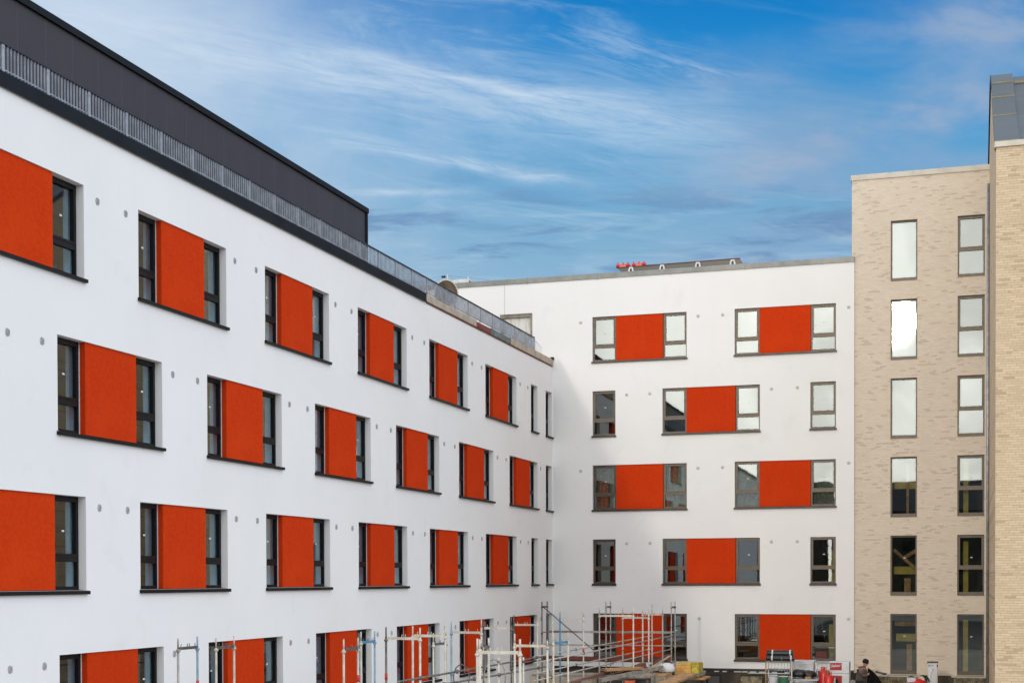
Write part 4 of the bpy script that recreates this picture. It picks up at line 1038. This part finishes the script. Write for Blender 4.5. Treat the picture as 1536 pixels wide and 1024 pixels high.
block('pitched roof brick house far behind the camera', 1.8, 24, -156, 11, 13.5, M_brickfar, True)
block('low flat roofed hall far behind the camera', 25, 80, -150, 14, 17, M_brickfar)
rt = random.Random(11)
def tree(x, y, h, r_, lab):
    t_ = thing('broadleaf_tree', lab, 'tree', (x, y, ZG), group='trees far behind the camera')
    b = MB().tube((x, y, ZG), (x, y, h*.5), .35, 10, .2)
    for k_ in range(6):
        a = rt.uniform(0, 6.28); b.tube((x, y, h*.35+k_*.4), (x+math.cos(a)*r_*.6, y+math.sin(a)*r_*.6, h*.6+rt.uniform(0, 3)), .12, 6, .04)
    obj('trunk', b, M_bark, t_)
    b = MB()
    for k_ in range(2600):
        u = Vector((rt.gauss(0, 1), rt.gauss(0, 1), rt.gauss(0, 1))).normalized()
        rad = rt.uniform(.45, 1)*(1+.35*mnoise.noise(u*2.2+Vector((x, 0, 0))))
        c = Vector((x, y, h*.68))+Vector((u.x*r_, u.y*r_, u.z*h*.36))*rad
        n1 = Vector((rt.gauss(0, 1), rt.gauss(0, 1), rt.gauss(0, 1))).normalized(); n2 = n1.orthogonal().normalized(); s_ = rt.uniform(.12, .3)
        n3 = n1.cross(n2)
        b.quad(c-n2*s_, c+n3*s_*.6, c+n2*s_, c-n3*s_*.6)
    obj('crown', b, M_leaf, t_)
for x, y, h, r_, lab in ((-4, -140, 17, 4.5, 'tree behind the camera between the long block and the pitched house'), (28, -142, 18, 4.5, 'tree behind the camera right of the pitched house'), (-30, -135, 15, 4.2, 'tree behind the camera before the long dark block'), (12, -136, 13, 4, 'smaller tree behind the camera before the pitched house')):
    tree(x, y, h, r_, lab)

# ------------------------------------------------------------------ light and sky
sd = Vector((-.10, -1, .19)).normalized()
sl = bpy.data.lights.new('sun', 'SUN'); sl.energy = 2.0; sl.angle = R(2.0); sl.color = (1.0, .90, .76)
so = bpy.data.objects.new('sun', sl); col.objects.link(so); so.rotation_euler = sd.to_track_quat('Z', 'Y').to_euler()
w = bpy.data.worlds.new('World'); sc.world = w; w.use_nodes = True; t = NT(w.node_tree)
out = t.n('ShaderNodeOutputWorld'); bg = t.n('ShaderNodeBackground'); t.link(bg.outputs[0], out.inputs[0])
sky = t.n('ShaderNodeTexSky', sky_type='NISHITA'); sky.sun_disc = False
sky.sun_elevation = math.asin(sd.z); sky.sun_rotation = math.atan2(sd.x, sd.y)
tcw = t.n('ShaderNodeTexCoord').outputs['Generated']
fh = Vector((math.sin(YAW), math.cos(YAW), 0)); rh = Vector((math.cos(YAW), -math.sin(YAW), 0))
dF = t.vm('DOT_PRODUCT', tcw, tuple(fh)).outputs['Value']; dR_ = t.vm('DOT_PRODUCT', tcw, tuple(rh)).outputs['Value']
dz = t.sep(tcw)[2]; den = t.m('MAXIMUM', dF, .12)
U = t.m('MULTIPLY', t.m('DIVIDE', dR_, den), 2.184); V = t.m('MULTIPLY', t.m('DIVIDE', dz, den), 2.184)
X = t.m('ADD', U, .768)                      # kilo-units across the patch of sky above the site
Yv = t.m('SUBTRACT', .868, V)                # 0 high up .. .42 just over the roofs
wx = t.noise(t.comb(X, Yv), 3.0, 5, .6); wy = t.m('SUBTRACT', wx, .5)
# base blue
base = t.ramp(t.sm(Yv, -.25, .55), [(0, (.002, .15, .45)), (.23, (.002, .195, .55)), (.34, (.006, .23, .59)), (.59, (.08, .33, .62)), (.83, (.18, .40, .61)), (1, (.30, .48, .65))])
left = t.sm(t.m('ADD', X, t.m('MULTIPLY', wy, .6)), .10, .84, 1.0, 0.0)
base = t.mix(t.m('MULTIPLY', left, .95), base, (.50, .625, .775))
def band(a, b, c, x0_, x1_, wd, seed, thr=(.3, .6)):
    """y = a + b*(X-x0) + c*(X-x0)^2, with fibrous noise"""
    dx = t.m('SUBTRACT', X, x0_)
    yc = t.m('ADD', t.m('ADD', a, t.m('MULTIPLY', dx, b)), t.m('MULTIPLY', t.m('MULTIPLY', dx, dx), c))
    dd = t.m('DIVIDE', t.m('SUBTRACT', t.m('ADD', Yv, t.m('MULTIPLY', wy, .06)), yc), wd)
    gz = t.m('EXPONENT', t.m('MULTIPLY', t.m('MULTIPLY', dd, dd), -1.0))
    win = t.m('MULTIPLY', t.sm(X, x0_-.05, x0_+.12), t.sm(X, x1_-.15, x1_+.05, 1.0, 0.0))
    fib = t.noise(t.comb(t.m('MULTIPLY', X, 3.2), t.m('MULTIPLY', t.m('SUBTRACT', Yv, yc), 22.0), seed), 2.2, 7, .68, 1.1)
    return t.m('MULTIPLY', t.m('MULTIPLY', gz, win), t.sm(fib, *thr))
cb0 = band(.0, .257, -.068, -.1, 1.2, .085, 13.0, (.1, .9))
cb1 = band(.0, .257, -.068, .02, 1.12, .040, 1.0, (.2, .75))
cb1b = band(.082, .235, -.12, .50, .98, .011, 7.0, (.2, .7))
cb2 = band(.200, .23, -.10, .48, .92, .011, 3.0, (.25, .75))
cb3 = band(.282, .05, 0.0, .50, .72, .006, 5.0, (.2, .7))
cb4 = band(.05, .35, -.20, .85, 1.15, .03, 9.0, (.45, .7))
# loose wisps
ax_, ay_ = t.m('ADD', t.m('MULTIPLY', X, 1.3), t.m('MULTIPLY', Yv, 1.8)), t.m('SUBTRACT', t.m('MULTIPLY', Yv, 8.5), t.m('MULTIPLY', X, 1.9))
wisp = t.sm(t.noise(t.comb(ax_, ay_), 1.9, 8, .64, .9), .47, .78)
fine = t.sm(t.noise(t.comb(t.m('MULTIPLY', X, 4.0), t.m('MULTIPLY', Yv, 26.0), 2.0), 1.6, 7, .65, .8), .48, .75)
low = t.sm(Yv, .24, .34)
c_ = t.mix(t.m('MULTIPLY', wisp, t.sm(X, .85, 1.1, .55, .10)), base, (.46, .62, .80))
# mauve grey haze clouds on the right and low down
mv = t.sm(t.noise(t.comb(t.m('MULTIPLY', X, 2.0), t.m('MULTIPLY', Yv, 4.6), 4.0), 1.7, 6, .55, .4), .26, .62)
mvm = t.m('MULTIPLY', mv, t.m('MULTIPLY', t.sm(X, .90, 1.22), t.sm(t.m('ADD', Yv, t.m('MULTIPLY', t.m('SUBTRACT', X, 1.1), .30)), .03, .17)))
c_ = t.mix(t.m('MULTIPLY', mvm, .80), c_, (.24, .385, .59))
pk = t.m('MULTIPLY', mvm, t.sm(t.noise(t.comb(t.m('MULTIPLY', X, 3.0), t.m('MULTIPLY', Yv, 9.0), 8.0), 1.5, 5), .45, .7))
c_ = t.mix(t.m('MULTIPLY', pk, .55), c_, (.42, .46, .58))
dk = t.sm(t.noise(t.comb(t.m('MULTIPLY', X, 3.2), t.m('MULTIPLY', Yv, 19.0), 6.0), 1.5, 6, .6, .5), .46, .66)
c_ = t.mix(t.m('MULTIPLY', t.m('MULTIPLY', dk, low), .80), c_, (.13, .26, .47))
c_ = t.mix(t.m('MULTIPLY', t.m('MULTIPLY', fine, low), .42), c_, (.42, .58, .74))
for bnd, f_ in ((cb0, .26), (cb1, .45), (cb1b, .55), (cb2, .60), (cb3, .55), (cb4, .30)):
    c_ = t.mix(t.m('MULTIPLY', bnd, f_), c_, (.70, .80, .90))
# bright hazy sunward sky, with fill added towards +x for the shaded left wall
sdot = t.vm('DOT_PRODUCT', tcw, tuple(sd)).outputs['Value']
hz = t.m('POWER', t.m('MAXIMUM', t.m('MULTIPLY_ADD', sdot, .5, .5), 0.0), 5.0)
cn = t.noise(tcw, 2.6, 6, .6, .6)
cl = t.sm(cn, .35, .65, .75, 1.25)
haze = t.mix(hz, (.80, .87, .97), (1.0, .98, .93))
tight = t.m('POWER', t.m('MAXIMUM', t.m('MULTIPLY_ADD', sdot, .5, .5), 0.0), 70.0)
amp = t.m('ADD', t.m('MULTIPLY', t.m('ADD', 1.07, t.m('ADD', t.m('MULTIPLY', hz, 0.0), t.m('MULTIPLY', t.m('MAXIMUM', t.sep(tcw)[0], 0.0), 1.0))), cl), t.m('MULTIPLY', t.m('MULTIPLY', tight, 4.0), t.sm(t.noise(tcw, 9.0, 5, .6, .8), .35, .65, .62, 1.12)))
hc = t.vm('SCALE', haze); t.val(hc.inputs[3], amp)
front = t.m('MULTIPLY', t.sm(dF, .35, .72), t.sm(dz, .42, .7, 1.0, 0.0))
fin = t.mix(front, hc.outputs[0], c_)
sk = t.vm('SCALE', sky.outputs[0]); sk.inputs[3].default_value = .004
fin = t.vm('ADD', fin, sk.outputs[0]).outputs[0]
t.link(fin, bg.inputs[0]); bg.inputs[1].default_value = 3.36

sc.view_settings.view_transform = 'Standard'; sc.view_settings.look = 'None'
sc.view_settings.exposure = -1.75; sc.view_settings.gamma = 1.0
sc.cycles.max_bounces = 8; sc.cycles.transparent_max_bounces = 12
sc.cycles.use_denoising = True
try: sc.cycles.denoiser = 'OPENIMAGEDENOISE'
except Exception: pass
